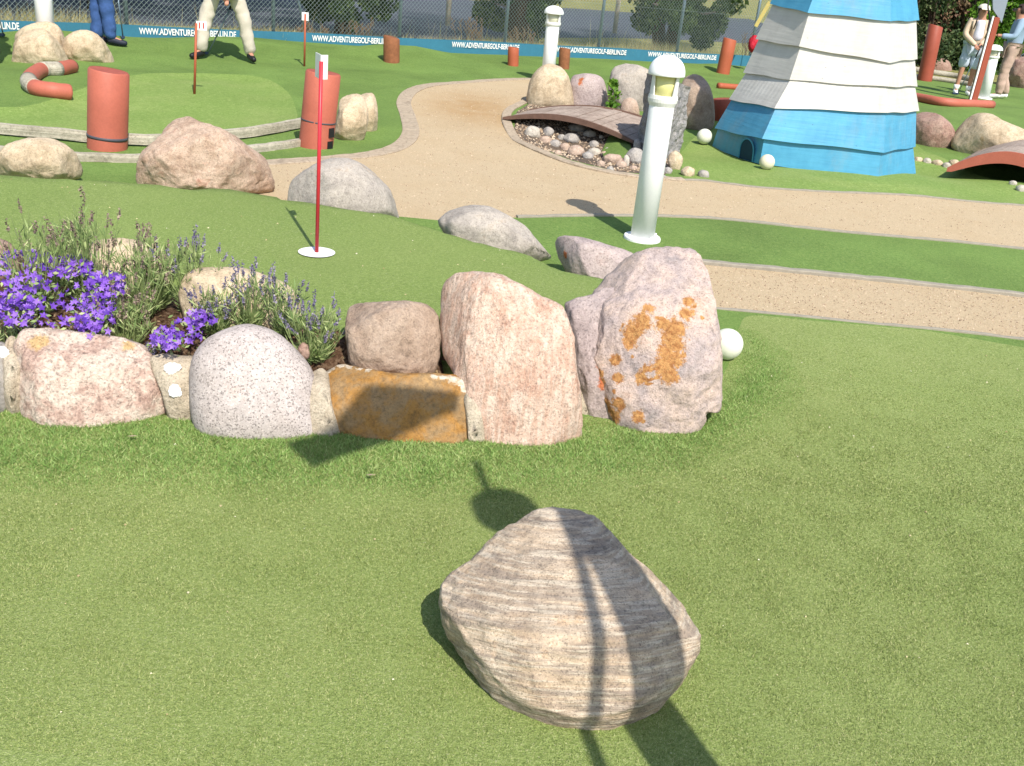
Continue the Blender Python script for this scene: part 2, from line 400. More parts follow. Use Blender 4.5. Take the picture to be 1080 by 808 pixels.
def hz(x, y): return float(hts([[x, y]])[0])
def gt(x, y):
    """terrain point seen at pixel"""
    d = ray(x, y); z = 0.
    for _ in range(12):
        p = CAM+d*((z-CH)/d[2]); z = .5*z+.5*hz(p[0], p[1])
    # march to refine (plateau edge)
    ts = np.geomspace(1.5, 60, 260) if d[2] < -.03 else np.linspace(5, 60, 10)
    P = CAM+ts[:, None]*d; h = hts(P[:, :2]); k = np.where(P[:, 2] <= h)[0]
    if len(k) and k[0] > 0:
        a, b = ts[k[0]-1], ts[k[0]]
        for _ in range(12):
            m = (a+b)/2; q = CAM+m*d
            if q[2] <= hz(q[0], q[1]): b = m
            else: a = m
        return CAM+b*d
    return p
SANDL = [(1300, 290), (1080, 263), (900, 246), (760, 232), (650, 229), (600, 229), (545, 230)]
KL = [(262, 172), (300, 170), (350, 167), (398, 161), (422, 152), (431, 140), (428, 122), (424, 108), (433, 97), (455, 90), (500, 86), (548, 84), (590, 85)]
KP = [(590, 88), (570, 96), (556, 106), (538, 116), (534, 126), (540, 138), (556, 153), (600, 171), (650, 183), (690, 188), (720, 190)]
TG = [(720, 190), (745, 191), (800, 198), (880, 204), (960, 207), (1005, 211), (1040, 214), (1080, 217), (1200, 226), (1300, 236)]
main_path = poly(KL+KP+TG[1:]+SANDL+[(480, 235), (380, 225), (280, 215), (200, 195), (235, 176)])
path2 = poly([(690, 273), (750, 279), (900, 294), (1080, 313), (1300, 340), (1380, 405), (1080, 360), (900, 340), (760, 326), (690, 319)])
pond = poly([(560, 108), (545, 118), (542, 136), (562, 152), (602, 168), (650, 180), (700, 185), (712, 175), (705, 150), (690, 130), (640, 112), (590, 104)])
towerg = poly([(722, 188), (716, 160), (740, 135), (780, 118), (900, 100), (975, 158), (1010, 172), (1085, 198), (1300, 215), (1300, 236)]+TG[::-1][1:])
hole11 = poly(smo([(-300, 118), (-20, 114), (30, 112), (80, 100), (140, 82), (200, 76), (265, 80), (298, 92), (312, 112), (306, 130), (240, 140), (165, 146), (0, 136), (-300, 130)]))
bed = poly([(-300, 250), (-60, 262), (30, 272), (110, 292), (200, 318), (300, 342), (372, 352), (420, 352), (462, 362), (482, 392)], PLZ) + [(.15, 3.45), (.1, 3.2), (-.35, 3.05), (-.85, 3.05), (-1.45, 3.05), (-2.1, 3.05), (-3.2, 3.05), (-4.5, 3.3)]
near_green = poly(smo([(-600, 425), (0, 425), (200, 432), (400, 440), (600, 440), (700, 430), (752, 405), (768, 385), (774, 360), (780, 345), (792, 333), (850, 338), (950, 347), (1080, 361), (1300, 390)])[:-4])+[(9, 3.2), (9, -8), (-9, -8), (-9, 2.2)]
fringe = poly([(-600, 440), (0, 440), (200, 450), (400, 468), (560, 470), (680, 456), (760, 425), (790, 395), (798, 372), (790, 350), (800, 351), (832, 372), (846, 412), (812, 452), (740, 494), (600, 522), (400, 528), (200, 523), (0, 517), (-600, 530)])
beyond = FENCE+[(60, 40), (60, 300), (-250, 300), (-250, -20), (-30, -20)]
rnear = poly([(-300, 15), (0, 24), (150, 26), (300, 32), (430, 42), (560, 40), (650, 40), (720, 42), (790, 46), (870, 50)])
rfar = [(24, 62), (16, 52), (9, 42.)]+poly([(790, 20), (690, 15), (620, 10), (540, 5)])+[(-9, 37), (-16, 30), (-40, 22)]
road = rnear+[(14, 30.), (30, 45)]+rfar
REG = [('flower_bed_soil', bed, 'soil'), ('raised_putting_green', None, 'greenraised'), ('narrow_sand_path', path2, 'sand'), ('pond_bed', pond, 'pit'), ('sand_path', main_path, 'sand'),
       ('tower_putting_green', towerg, 'greenfar'), ('far_putting_green', hole11, 'greenfar'), ('near_putting_green', near_green, 'green'), ('road', road, 'asphalt'), ('roadside_verge', beyond, 'verge'), ('lawn', None, 'lawn')]
def platgrow():
    # plateau outline pushed out 3 cm
    return plat
def build_ground():
    polys = [bed, plat, path2, pond, main_path, towerg, hole11, near_green, road, beyond]
    pts = []; edges = []
    for pl in polys:
        # densify
        q = []
        for a, b in zip(pl, pl[1:]+pl[:1]):
            a = np.array(a); b = np.array(b); m = max(1, int(np.linalg.norm(b-a)/(.25 if a[1] < 14 else 2)))
            if np.linalg.norm(b-a) > 30: m = 6
            for k in range(m): q.append(a+(b-a)*k/m)
        i0 = len(pts); pts += q; edges += [(i0+k, i0+(k+1) % len(q)) for k in range(len(q))]
    def grid(x0, x1, y0, y1, s, hole=None):
        for x in np.arange(x0, x1, s):
            for y in np.arange(y0, y1, s):
                if hole and hole[0] < x < hole[1] and hole[2] < y < hole[3]: continue
                pts.append(np.array([x+random.uniform(-.2, .2)*s, y+random.uniform(-.2, .2)*s]))
    grid(-2.6, 2.4, 2.4, 5.4, .055)
    grid(-6.5, 8, 0, 12.5, .14, (-2.6, 2.4, 2.4, 5.4))
    grid(-12, 14, -2, 26, .45, (-6.5, 8, 0, 12.5))
    grid(-60, 60, -20, 90, 4, (-12, 14, -2, 26))
    grid(-600, 600, -600, 900, 60, (-60, 60, -20, 90))
    r = geometry.delaunay_2d_cdt([Vector(p) for p in pts], edges, [], 0, 1e-5)
    V = np.array([tuple(p) for p in r[0]]); F = [f for f in r[2] if len(f) == 3]
    Z = hts(V); C = V[np.array(F)].mean(1)
    lab = np.full(len(F), -1)
    for i, (nm, pl, mt) in enumerate(REG):
        if nm == 'raised_putting_green': pl = plat
        if nm == 'lawn': msk = np.ones(len(F), bool)
        else: msk = segdist(C, pl) > 0
        lab[(lab < 0) & msk] = i
    F = np.array(F)
    dc = g(495, 112)[:2]; dc2 = g(560, 128)[:2]
    for i, (nm, pl, mt) in enumerate(REG):
        f = F[lab == i]
        if not len(f): continue
        u, inv = np.unique(f.ravel(), return_inverse=True)
        me = mesh(nm, np.c_[V[u], Z[u]], inv.reshape(-1, 3))
        if mt == 'sand':
            d = np.exp(-((V[u]-dc)**2/np.array([.5, 1.1])**2).sum(1))+.7*np.exp(-((V[u]-dc2)**2/np.array([.5, .9])**2).sum(1))
            colattr(me, d, 'damp')
        o = link(nm, me, M[mt], smooth=True); setp(o, kind='structure')
build_ground()
def sweep(name, pts, w, h, mat, parent=None, lift=0.0, off=0.0, kind=True):
    # smooth polyline following the ground
    P = [np.array(p[:2]) for p in pts]; Q = []
    for i in range(len(P)-1):
        p0 = P[max(i-1, 0)]; p1 = P[i]; p2 = P[i+1]; p3 = P[min(i+2, len(P)-1)]
        m = max(2, int(np.linalg.norm(p2-p1)/.08))
        for k in range(m):
            t = k/m; Q.append(.5*((2*p1)+(p2-p0)*t+(2*p0-5*p1+4*p2-p3)*t*t+(3*p1-p0-3*p2+p3)*t**3))
    Q.append(P[-1]); Q = np.array(Q); T = np.gradient(Q, axis=0); T /= np.linalg.norm(T, axis=1)[:, None]; Nn = np.c_[-T[:, 1], T[:, 0]]
    Z = hts(Q)+lift; b = MB(); V = []
    for q, n_, z in zip(Q, Nn, Z):
        c = q+n_*off
        jit = random.uniform(-.003, .003)
        for s_, hh in ((-.5, -.06), (-.5, h*.7), (-.42, h), (.42, h), (.5, h*.7), (.5, -.06)):
            V.append((c[0]+n_[0]*w*s_, c[1]+n_[1]*w*s_, z+hh+jit))
    F = []
    for i in range(len(Q)-1):
        for k in range(6):
            F.append((i*6+k, i*6+(k+1) % 6, (i+1)*6+(k+1) % 6, (i+1)*6+k))
    F += [tuple(range(6)), tuple(range((len(Q)-1)*6+5, (len(Q)-1)*6-1, -1))]
    me = mesh(name, V, F)
    bm = bmesh.new(); bm.from_mesh(me); bmesh.ops.recalc_face_normals(bm, faces=bm.faces); bm.to_mesh(me); bm.free()
    return me
def kerb(name, px, w, h, mat='kerb', off=0):
    me = sweep(name, [g(*p) for p in px], w, h, mat, off=off); o = link(name, me, M[mat]); setp(o, kind='structure')
kerb('path_kerb', KL, .16, .010, off=-.02)
kerb('pond_kerb', KP, .10, .018, off=.0)
kerb('green_edging', TG, .035, .012, 'edging')
kerb('green_edging', SANDL, .035, .012, 'edging')
kerb('green_edging', [(690, 274), (750, 279.5), (900, 294.5), (1080, 313.5), (1300, 340.5)], .05, .022, 'edging')
kerb('green_edging', [(700, 320), (760, 326), (900, 340), (1080, 360), (1380, 405)], .025, .008, 'edging')

# ------------------------------------------------------------------ turf blades
def blades(name, pl, dens, h, w, mat, near=None, seed=1, lean=.5, wedge=None):
    r = np.random.default_rng(seed); A = np.array(pl); lo = A.min(0); hi = A.max(0)
    if near is not None: lo = np.maximum(lo, near[:2]); hi = np.minimum(hi, near[2:])
    n_ = int(dens*(hi-lo).prod()); P = lo+(hi-lo)*r.random((n_, 2)); P = P[segdist(P, pl) > 0]
    if wedge is not None: P = P[np.abs(P[:, 0]) < .62*P[:, 1]+.25]
    # thin out with distance
    keep = r.random(len(P)) < np.clip((2.6/np.maximum(P[:, 1], .5))**1.2, .15, 1) if wedge is not None else np.ones(len(P), bool)
    P = P[keep]; n_ = len(P); z = hts(P); a = r.random(n_)*2*PI; hh = h*(.5+r.random(n_)*.8)
    hh = hh*(0.75+.5*np.clip(noise(np.c_[P, np.zeros(n_)], 7, 1.)+.5, 0, 1))
    if wedge is not None: k_ = np.clip((5.3-P[:, 1])/2.2, 0, 1)**1.0; sel = r.random(n_) < k_; P, z, a, hh = P[sel], z[sel], a[sel], (hh*(.3+.7*k_))[sel]; n_ = len(P)
    if wedge is None: hh = hh*(.25+.75*sst(segdist(P, pl)+.03*noise(np.c_[P, np.zeros(n_)], 9), 0, .24))
    ln = r.normal(size=(n_, 2))*lean*hh[:, None]
    sc = 1 if wedge is None else np.clip(P[:, 1]/2.3, .8, 2.2)
    dx = np.c_[np.cos(a), np.sin(a)]*(w*sc if wedge is None else (w*sc)[:, None])/2
    B = np.zeros((n_, 3, 3)); B[:, 0, :2] = P-dx; B[:, 1, :2] = P+dx; B[:, 2, :2] = P+ln
    B[:, :2, 2] = z[:, None]-.002; B[:, 2, 2] = z+hh
    me = fastmesh(name, B.reshape(-1, 3), 3)
    t = np.clip(.45+.32*r.normal(size=n_)+.14*noise(np.c_[P, np.zeros(n_)], 3.5, 2.), 0, 1)
    colattr(me, np.repeat(t, 3)); o = link(name, me, M[mat]); setp(o, kind='stuff', label=LBL[name][0], cat=LBL[name][1]); return o
LBL = {'border_grass': ('slightly longer green turf border beside the narrow sand path', 'grass'), 'fringe_grass': ('longer bright green turf fringe along the foot of the stone wall', 'grass'), 'turf_pile': ('short olive green turf pile of the nearest putting green', 'grass'),
       'strip_grass': ('bright green turf strip round the white bollard lamp', 'grass')}
fr2 = poly([(-600, 405), (0, 405), (200, 420), (400, 440), (560, 440), (680, 430), (745, 400), (775, 380), (775, 345), (798, 349), (832, 372), (850, 412), (816, 455), (742, 498), (600, 527), (400, 533), (200, 528), (0, 522), (-600, 535)])
blades('fringe_grass', fr2, 38000, .0135, .004, 'blade', (-2.4, 2.1, 1.7, 5), 2, .9)
blades('turf_pile', near_green, 75000, .0048, .0032, 'pblade', (-2.6, 1.5, 3.6, 5.4), 3, .8, True)

# ------------------------------------------------------------------ rocks
def outline_r(P2, n=720):
    A = np.array(P2); B = []
    m = len(A)
    for i in range(m):   # closed Catmull-Rom
        p0, p1, p2, p3 = A[i-1], A[i], A[(i+1) % m], A[(i+2) % m]
        for k in range(12):
            t = k/12; B.append(.5*((2*p1)+(p2-p0)*t+(2*p0-5*p1+4*p2-p3)*t*t+(3*p1-p0-3*p2+p3)*t**3))
    B = np.array(B); th = np.arctan2(B[:, 1], B[:, 0]); r = np.linalg.norm(B, axis=1)
    o = np.argsort(th); th = th[o]; r = r[o]
    T = np.linspace(-PI, PI, n, endpoint=False)
    R = np.interp(T, np.r_[th-2*PI, th, th+2*PI], np.r_[r, r, r])
    return T, R
ICO = {}
def ico(s):
    if s not in ICO:
        bm = bmesh.new(); bmesh.ops.create_icosphere(bm, subdivisions=s, radius=1)
        V = np.array([v.co[:] for v in bm.verts]); F = [tuple(v.index for v in f.verts) for f in bm.faces]; bm.free()
        ICO[s] = (V/np.linalg.norm(V, axis=1)[:, None], F)
    return ICO[s]
def rock(name, px, base, D, mat, label, seed=0, sub=5, full=.72, rough=.03, facets=10, sit=False, extend=0., z0=None, stains=None, cuts=(), group=None, cat='rock', strata=0., tilt=0., Tfix=None, chips=None):
    px = np.array(px, float); c = (px.min(0)+px.max(0))/2
    rr = np.random.default_rng(seed+100)
    if extend:
        px = px.copy(); m = px[:, 1] > px[:, 1].max()-(px[:, 1].max()-px[:, 1].min())*.35; px[m, 1] += extend
        c = (px.min(0)+px.max(0))/2
    dc = ray(*c)
    if tilt:  # stand the outline plane more upright
        hv = np.array([dc[0], dc[1], 0]); hv /= np.linalg.norm(hv); dn = dc*(1-tilt)+hv*tilt; dn /= np.linalg.norm(dn)
    else: dn = dc
    e2 = np.array([0, 0, 1.])-dn*dn[2]; e2 /= np.linalg.norm(e2); e1 = np.cross(dn, e2)
    V, F = ico(sub)
    def make(T):
        C = CAM+dc*T
        W = [CAM+ray(*p)*((dn@(C-CAM))/(ray(*p)@dn)) for p in px]
        P2 = [((w-C)@e1, (w-C)@e2) for w in W]; Tt, R = outline_r(P2)
        size = R.mean()
        th = np.arctan2(V[:, 1], V[:, 0]); s = np.sqrt(np.clip(1-V[:, 2]**2, 0, 1))
        r = np.interp(th, np.r_[Tt, PI], np.r_[R, R[0]]); sp = s**full; cp = np.sign(V[:, 2])*np.abs(V[:, 2])**full
        q = np.c_[sp*np.cos(th)*r/size, sp*np.sin(th)*r/size, cp]     # normalised
        # random flat cuts on the viewer side and all round
        for k in range(facets):
            nrm = rr0.normal(size=3); nrm[2] = -abs(nrm[2])*1.2 if k % 3 else abs(nrm[2]); nrm /= np.linalg.norm(nrm)
            if abs(nrm[2]) < .35: nrm[2] = -.5; nrm /= np.linalg.norm(nrm)
            h = q@nrm; d = np.quantile(h, .90+.06*rr0.random()); ex = np.clip(h-d, 0, None); q = q-nrm*(ex*.85)[:, None]
        for nrm, d in cuts:
            nrm = np.array(nrm, float); nrm /= np.linalg.norm(nrm); ex = np.clip(q@nrm-d, 0, None); q = q-nrm*(ex*.93)[:, None]
        for k in range(chips if chips is not None else (26 if rough >= .028 else 0)):   # small chipped faces
            nrm = rr0.normal(size=3); nrm[2] = -abs(nrm[2])-.5; nrm /= np.linalg.norm(nrm); h = q@nrm; d = np.quantile(h, .95+.045*rr0.random()); ex = np.clip(h-d, 0, None)*np.abs(V[:, 2])**.6; q = q-nrm*(ex*.8)[:, None]
        a = rough*fbm(q, 1.6, 3, seed)+rough*.45*fbm(q, 6, 3, seed+5)+rough*.5*(fbm(q, 3.2, 3, seed+9, True)-.5)
        if strata:
            hq = q[:, 1]+.10*q[:, 0]+.045*noise(q, 1.5, seed)
            a = a+strata*(np.abs(((hq*9+.8*noise(q, 2, seed+2)) % 1)-.5)-.25)+strata*.5*noise(np.c_[hq*14, q[:, 0]*.6, q[:, 2]*.6], 1, seed)
        q = q*(1+a)[:, None]
        return C+e1*(q[:, :1]*size)+e2*(q[:, 1:2]*size)+dn*(q[:, 2:]*D), size
    rr0 = np.random.default_rng(seed+100)
    gb = gt(*base) if z0 is None else g(base[0], base[1], z0)
    if sit:
        T = np.linalg.norm(gb-CAM)
        for _ in range(6):
            rr0 = np.random.default_rng(seed+100); W, size = make(T); low = W[:, 2].min(); k = W[:, 2].argmin()
            zt = (hz(W[k, 0], W[k, 1]) if z0 is None else z0)-.012; T += (low-zt)/abs(dc[2])
    else:
        T = np.linalg.norm(gb-CAM)*1.0+D*.75
        # place so that the ray at the base pixel meets the front surface at ground
        T = (gb-CAM)@dn/(dc@dn)+D*.72
        rr0 = np.random.default_rng(seed+100)
    if Tfix: T = Tfix
    rr0 = np.random.default_rng(seed+100); W, size = make(T)
    ctr = W.mean(0); me = mesh(name, W-ctr, F)
    if stains is not None:
        a = np.zeros(len(W)); stains = list(stains)+([(x_+rr.normal()*9, y_+rr.normal()*9, 2.2) for x_, y_, _ in stains] if len(stains) > 15 else [])
        for (sx, sy, sr) in stains:
            d = ray(sx, sy); rel = W-CAM; t = rel@d; off = np.linalg.norm(rel-t[:, None]*d, axis=1)
            j = np.argmin(off+np.clip(t-t.min(), 0, None)*.3); pc = W[j]; rad = sr*T/FP
            dd = (W-pc); a = np.maximum(a, np.clip(1-np.linalg.norm(dd, axis=1)/(rad*2), 0, 1))
        colattr(me, a, 'stain')
    o = link(name, me, M[mat], smooth=True); o.location = tuple(ctr)
    setp(o, label, cat, group); return o
# the loose foreground rock
rock('boulder', [(540, 562), (570, 547), (606, 543), (630, 556), (652, 583), (696, 613), (722, 641), (736, 680), (726, 708), (700, 738), (655, 760), (612, 766), (570, 757), (520, 726), (482, 678), (464, 642), (468, 618), (492, 600), (516, 575)], (600, 745), .15, 'gneiss',
     'large loose banded grey and cream rock alone on the nearest green', 11, 7, .62, .022, 6, strata=.012, chips=16, cuts=[((.66, .60, -.45), .84), ((.15, -.8, -.6), .9)], tilt=-1.2, Tfix=2.47)
WG = 'stones of the flower bed wall'
rock('wall_stone', [(-40, 372), (-5, 362), (10, 368), (14, 395), (10, 425), (-5, 440), (-40, 440)], (-5, 436), .14, 'pebblegrey', 'pale grey wall stone cut by the left edge of the photo', 3, 5, .6, .03, 4, extend=20, group=WG)
rock('wall_stone', [(18, 352), (36, 346), (90, 350), (140, 360), (160, 375), (165, 392), (186, 408), (204, 432), (196, 450), (155, 453), (90, 446), (30, 440), (19, 430), (20, 400), (14, 372)], (100, 446), .17, 'pinkblock',
     'mottled pink and cream block under the violet flowers in the wall', 21, 6, .5, .035, 8, extend=25, stains=[(40, 360, 9), (135, 364, 6)], cuts=[((0, .75, -.66), .74)], group=WG)
rock('wall_stone', [(200, 392), (207, 370), (226, 352), (256, 342), (284, 347), (310, 366), (331, 394), (340, 425), (335, 452), (300, 464), (250, 462), (215, 448), (202, 425)], (270, 462), .17, 'speckled',
     'smooth oval speckled granite boulder between the pink block and the ochre slab', 31, 6, .82, .008, 0, extend=16, group=WG)
rock('wall_stone', [(330, 398), (334, 384), (352, 382), (380, 388), (420, 394), (460, 394), (492, 397), (501, 412), (507, 440), (509, 462), (472, 465), (420, 464), (380, 462), (350, 457), (334, 432)], (425, 464), .12, 'gold',
     'low ochre slab with white rim between speckled boulder and pink standing stone', 41, 6, .5, .03, 7, extend=22, stains=[(342, 387, 5), (350, 385, 5), (358, 384, 5), (368, 385, 4), (378, 387, 4), (388, 390, 4), (458, 396, 4), (468, 397, 4), (478, 399, 6), (486, 403, 6), (491, 410, 5), (494, 420, 4), (497, 430, 3)], cuts=[((.05, .6, -.8), .92)], group=WG)
rock('wall_stone', [(464, 330), (466, 305), (474, 291), (492, 286), (520, 290), (545, 300), (568, 312), (590, 322), (600, 340), (607, 380), (614, 425), (618, 466), (580, 474), (545, 472), (510, 472), (502, 440), (497, 410), (478, 395), (467, 372)], (560, 471), .17, 'pinkrough',
     'upright pale pink stone with vertical streaks right of the ochre slab', 51, 6, .46, .03, 7, extend=30, cuts=[((-.93, 0, -.38), .80), ((.35, .5, -.8), .93)], group=WG)
rock('wall_stone', [(596, 330), (600, 318), (625, 310), (650, 300), (672, 320), (672, 380), (668, 445), (640, 452), (626, 445), (614, 420), (606, 380)], (640, 444), .12, 'pinkgrey',
     'grey pink stone squeezed between the upright pink stone and the rust-patched boulder', 55, 6, .5, .03, 8, extend=20, stains=[(636, 385, 5), (633, 402, 7)], group=WG)
rock('boulder', [(622, 322), (632, 300), (650, 283), (672, 266), (700, 261), (726, 262), (745, 280), (754, 320), (759, 365), (760, 406), (744, 412), (742, 424), (718, 440), (700, 450), (676, 456), (660, 456), (640, 445), (628, 430), (624, 395), (626, 355)], (680, 456), .24, 'rust',
     'tall grey pink boulder with orange rust patches at the right end of the wall', 61, 7, .46, .035, 9, extend=22,
     stains=[(683, 325, 6), (680, 338, 9), (668, 350, 11), (665, 362, 8), (700, 340, 7), (712, 345, 12), (708, 362, 13), (702, 378, 12), (712, 378, 9), (706, 395, 9), (698, 388, 6), (726, 318, 6), (725, 330, 8), (650, 380, 6), (651, 398, 6), (632, 395, 5), (634, 405, 6), (675, 400, 7), (684, 392, 5), (640, 428, 10), (648, 438, 8), (632, 435, 8), (652, 426, 7), (672, 440, 6)], cuts=[((.15, .25, -1), .84), ((0, .7, -.7), .86)])
rock('bed_rock', [(366, 330), (372, 321), (400, 319), (430, 318), (452, 322), (463, 335), (464, 362), (458, 378), (430, 386), (395, 388), (372, 380), (364, 355)], (415, 386), .14, 'brownrock',
     'brown grey rock behind the ochre slab at the end of the flower bed', 71, 6, .6, .03, 8, extend=14, z0=.19)
rock('bed_rock', [(85, 262), (105, 253), (140, 252), (170, 262), (182, 282), (176, 305), (130, 312), (92, 306), (80, 284)], (130, 308), .14, 'tanrock', 'cream brown rock behind the violet flowers half hidden by lavender', 72, 5, .7, .04, 8, extend=12, z0=.2)
rock('bed_rock', [(190, 300), (200, 286), (232, 281), (268, 286), (300, 300), (318, 322), (310, 345), (260, 352), (205, 345), (190, 325)], (255, 348), .16, 'tanrock', 'cream rock with ochre spot behind the speckled granite boulder', 73, 5, .7, .04, 8, extend=12, z0=.2)
rock('bed_rock', [(-30, 262), (-12, 252), (6, 254), (18, 268), (20, 285), (-5, 300), (-35, 295)], (-8, 296), .12, 'redbrown', 'reddish rock at the left edge behind the flowers', 74, 5, .7, .04, 6, extend=8, z0=.2)
# edge stones of the raised green
EG = 'stones on the far edge of the raised green'
rock('edge_rock', [(146, 178), (150, 162), (165, 148), (178, 131), (196, 124), (215, 130), (240, 140), (262, 155), (283, 172), (288, 190), (250, 198), (190, 194), (152, 188)], (215, 190), .35, 'bigbrown', 'big pinkish pyramid-shaped boulder on the edge of the raised green', 81, 6, .62, .045, 10, extend=10, z0=.12, group=EG)
rock('edge_rock', [(-4, 170), (4, 154), (25, 147), (50, 146), (68, 152), (82, 166), (84, 182), (40, 186), (0, 180)], (40, 178), .3, 'tanrock', 'low cream boulder in front of the timber rails at far left', 82, 5, .7, .04, 8, extend=6, z0=.15, group=EG)
rock('edge_rock', [(306, 195), (318, 182), (340, 170), (365, 167), (384, 174), (402, 190), (414, 206), (418, 225), (375, 232), (330, 222), (306, 210)], (370, 214), .35, 'greyrock', 'smooth blue grey boulder behind the nearest flagstick', 83, 5, .85, .02, 4, extend=22, z0=.15, group=EG)
rock('edge_rock', [(462, 238), (468, 226), (485, 218), (510, 217), (530, 224), (555, 240), (582, 254), (590, 264), (540, 262), (490, 252)], (520, 252), .22, 'greyrock', 'low grey tan rock tapering to the right along the green edge', 84, 5, .75, .03, 6, extend=18, z0=.15, group=EG)
rock('edge_rock', [(582, 256), (592, 249), (612, 250), (640, 258), (668, 268), (690, 280), (690, 292), (650, 292), (610, 284), (588, 272)], (630, 284), .16, 'pinkgrey', 'long low pink rock beside the rust-patched boulder', 85, 5, .75, .03, 6, extend=16, z0=.12, stains=[(596, 270, 4)], group=EG)
# far rocks, left
rock('boulder', [(16, 45), (20, 32), (36, 24), (55, 24), (66, 34), (70, 55), (40, 66), (16, 62)], (42, 58), .35, 'tanrock', 'cream boulder at the back of the pile touching the white post', 91, 5, .75, .04, 6, extend=4, group='boulder pile far left')
rock('boulder', [(13, 60), (16, 45), (28, 34), (45, 30), (58, 40), (68, 55), (73, 68), (50, 73), (14, 70)], (40, 67), .35, 'tanrock', 'pale cream boulder with grey patch at the front of the far left pile', 92, 5, .75, .04, 6, extend=4, group='boulder pile far left')
rock('boulder', [(66, 45), (75, 35), (92, 32), (108, 42), (120, 58), (118, 66), (95, 68), (70, 66)], (92, 65), .3, 'tanrock', 'golden cream boulder by the shoes of the person in jeans', 93, 5, .75, .04, 8, extend=4, group='boulder pile far left')
rock('boulder', [(356, 120), (360, 104), (378, 98), (386, 108), (388, 130), (380, 148), (360, 151), (352, 140)], (370, 149), .22, 'tanrock', 'cream rounded boulder touching the notched red pole', 94, 5, .7, .03, 7, extend=4)
rock('boulder', [(376, 112), (380, 99), (392, 97), (398, 112), (397, 136), (390, 142), (378, 140)], (388, 139), .18, 'tanrock', 'narrow golden boulder right beside the cream one by the notched red pole', 95, 5, .7, .03, 5, extend=4)
# rocks by the pond
PG = 'standing stones behind the plank bridge'
rock('standing_stone', [(555, 105), (558, 88), (566, 74), (580, 67), (594, 73), (602, 88), (604, 110), (590, 116), (562, 114)], (580, 113), .3, 'tanrock', 'egg-shaped yellow grey stone in front of the far bollard lamp', 101, 5, .8, .02, 4, extend=6, group=PG)
rock('standing_stone', [(601, 112), (602, 85), (612, 78), (632, 80), (639, 92), (640, 112), (620, 116)], (620, 113), .25, 'pinkgrey', 'pinkish rounded stone with a rust spot behind the plank bridge', 102, 5, .65, .02, 4, extend=6, stains=[(613, 84, 3), (612, 88, 2.5)], group=PG)
rock('standing_stone', [(642, 112), (644, 80), (652, 69), (668, 68), (684, 74), (688, 90), (680, 116), (660, 118)], (662, 116), .25, 'greyrock', 'rough grey stone left of the split slab', 103, 5, .65, .04, 7, extend=6, group=PG)
rock('standing_stone', [(655, 120), (656, 108), (664, 103), (672, 108), (674, 120), (664, 124)], (664, 121), .1, 'pebblepink', 'small pale pink stone at the foot of the rough grey stone', 104, 4, .7, .03, 4, extend=3, group=PG)
rock('standing_stone', [(718, 130), (718, 95), (724, 80), (735, 77), (748, 90), (753, 110), (752, 130), (735, 140)], (735, 137), .35, 'brownrock', 'rounded tan boulder half in the shade of the tower', 105, 5, .7, .02, 4, extend=4, group=PG)
rock('boulder', [(963, 155), (964, 125), (972, 118), (990, 121), (1004, 132), (1008, 146), (1000, 158), (975, 160)], (985, 155), .3, 'redbrown', 'reddish brown rock right beside the striped tower', 106, 5, .7, .03, 7, extend=5)
rock('boulder', [(1003, 150), (1010, 135), (1025, 122), (1042, 119), (1060, 128), (1085, 138), (1110, 145), (1120, 165), (1080, 172), (1035, 166), (1010, 158)], (1045, 166), .4, 'tanrock', 'large grey tan boulder behind the right-hand bridge', 107, 5, .7, .03, 8, extend=5)
rock('boulder', [(1062, 92), (1066, 68), (1078, 60), (1095, 66), (1100, 92), (1080, 98)], (1078, 93), .5, 'redbrown', 'brown boulder at the right edge behind the man', 108, 5, .7, .03, 6, extend=3)
rock('boulder', [(975, 72), (980, 63), (995, 62), (1003, 68), (1002, 76), (985, 78)], (990, 74), .4, 'redbrown', 'small brown rock at the foot of the hedge behind the thin white pole', 109, 4, .7, .04, 5, extend=2)
# split slab: a four-sided upright stone with a crisp near corner
def slab():
    bl, bm_, br = g(674, 152), g(692, 168), g(718, 163); bb = bl+br-bm_
    tl, tm, tr = vert(bl, 681, 77), vert(bm_, 704, 82), vert(br, 728, 92); tb = tl+tr-tm
    base = [bl, bm_, br, bb]; top = [tl, tm, tr, tb]; n_ = 26; V = []; F = []
    def quad(a, b, c, d):
        i0 = len(V)
        for i in range(n_+1):
            for j in range(n_+1):
                u = i/n_; w = j/n_; V.append(a*(1-u)*(1-w)+b*u*(1-w)+c*u*w+d*(1-u)*w)
        for i in range(n_):
            for j in range(n_): F.append((i0+i*(n_+1)+j, i0+(i+1)*(n_+1)+j, i0+(i+1)*(n_+1)+j+1, i0+i*(n_+1)+j+1))
    for k in range(4): quad(base[k]-[0, 0, .1], base[(k+1) % 4]-[0, 0, .1], top[(k+1) % 4], top[k])
    quad(*top)
    V = np.array(V); c = V.mean(0); d = V-c; d[:, 2] = 0; L = np.linalg.norm(d, axis=1)[:, None]+.05
    V = V+d/L*(.035*fbm(V, 7, 4, 3.)[:, None]+.02*fbm(V*[1, 1, 2], 16, 3, 8.)[:, None])
    me = mesh('slab', V, F); bm = bmesh.new(); bm.from_mesh(me); bmesh.ops.remove_doubles(bm, verts=bm.verts, dist=.002); bmesh.ops.recalc_face_normals(bm, faces=bm.faces); bm.to_mesh(me); bm.free()
    single('standing_stone', me, M['slate'], 'upright split grey slab with dark left face behind the near bollard lamp', 'rock', PG, origin=bm_)
slab()
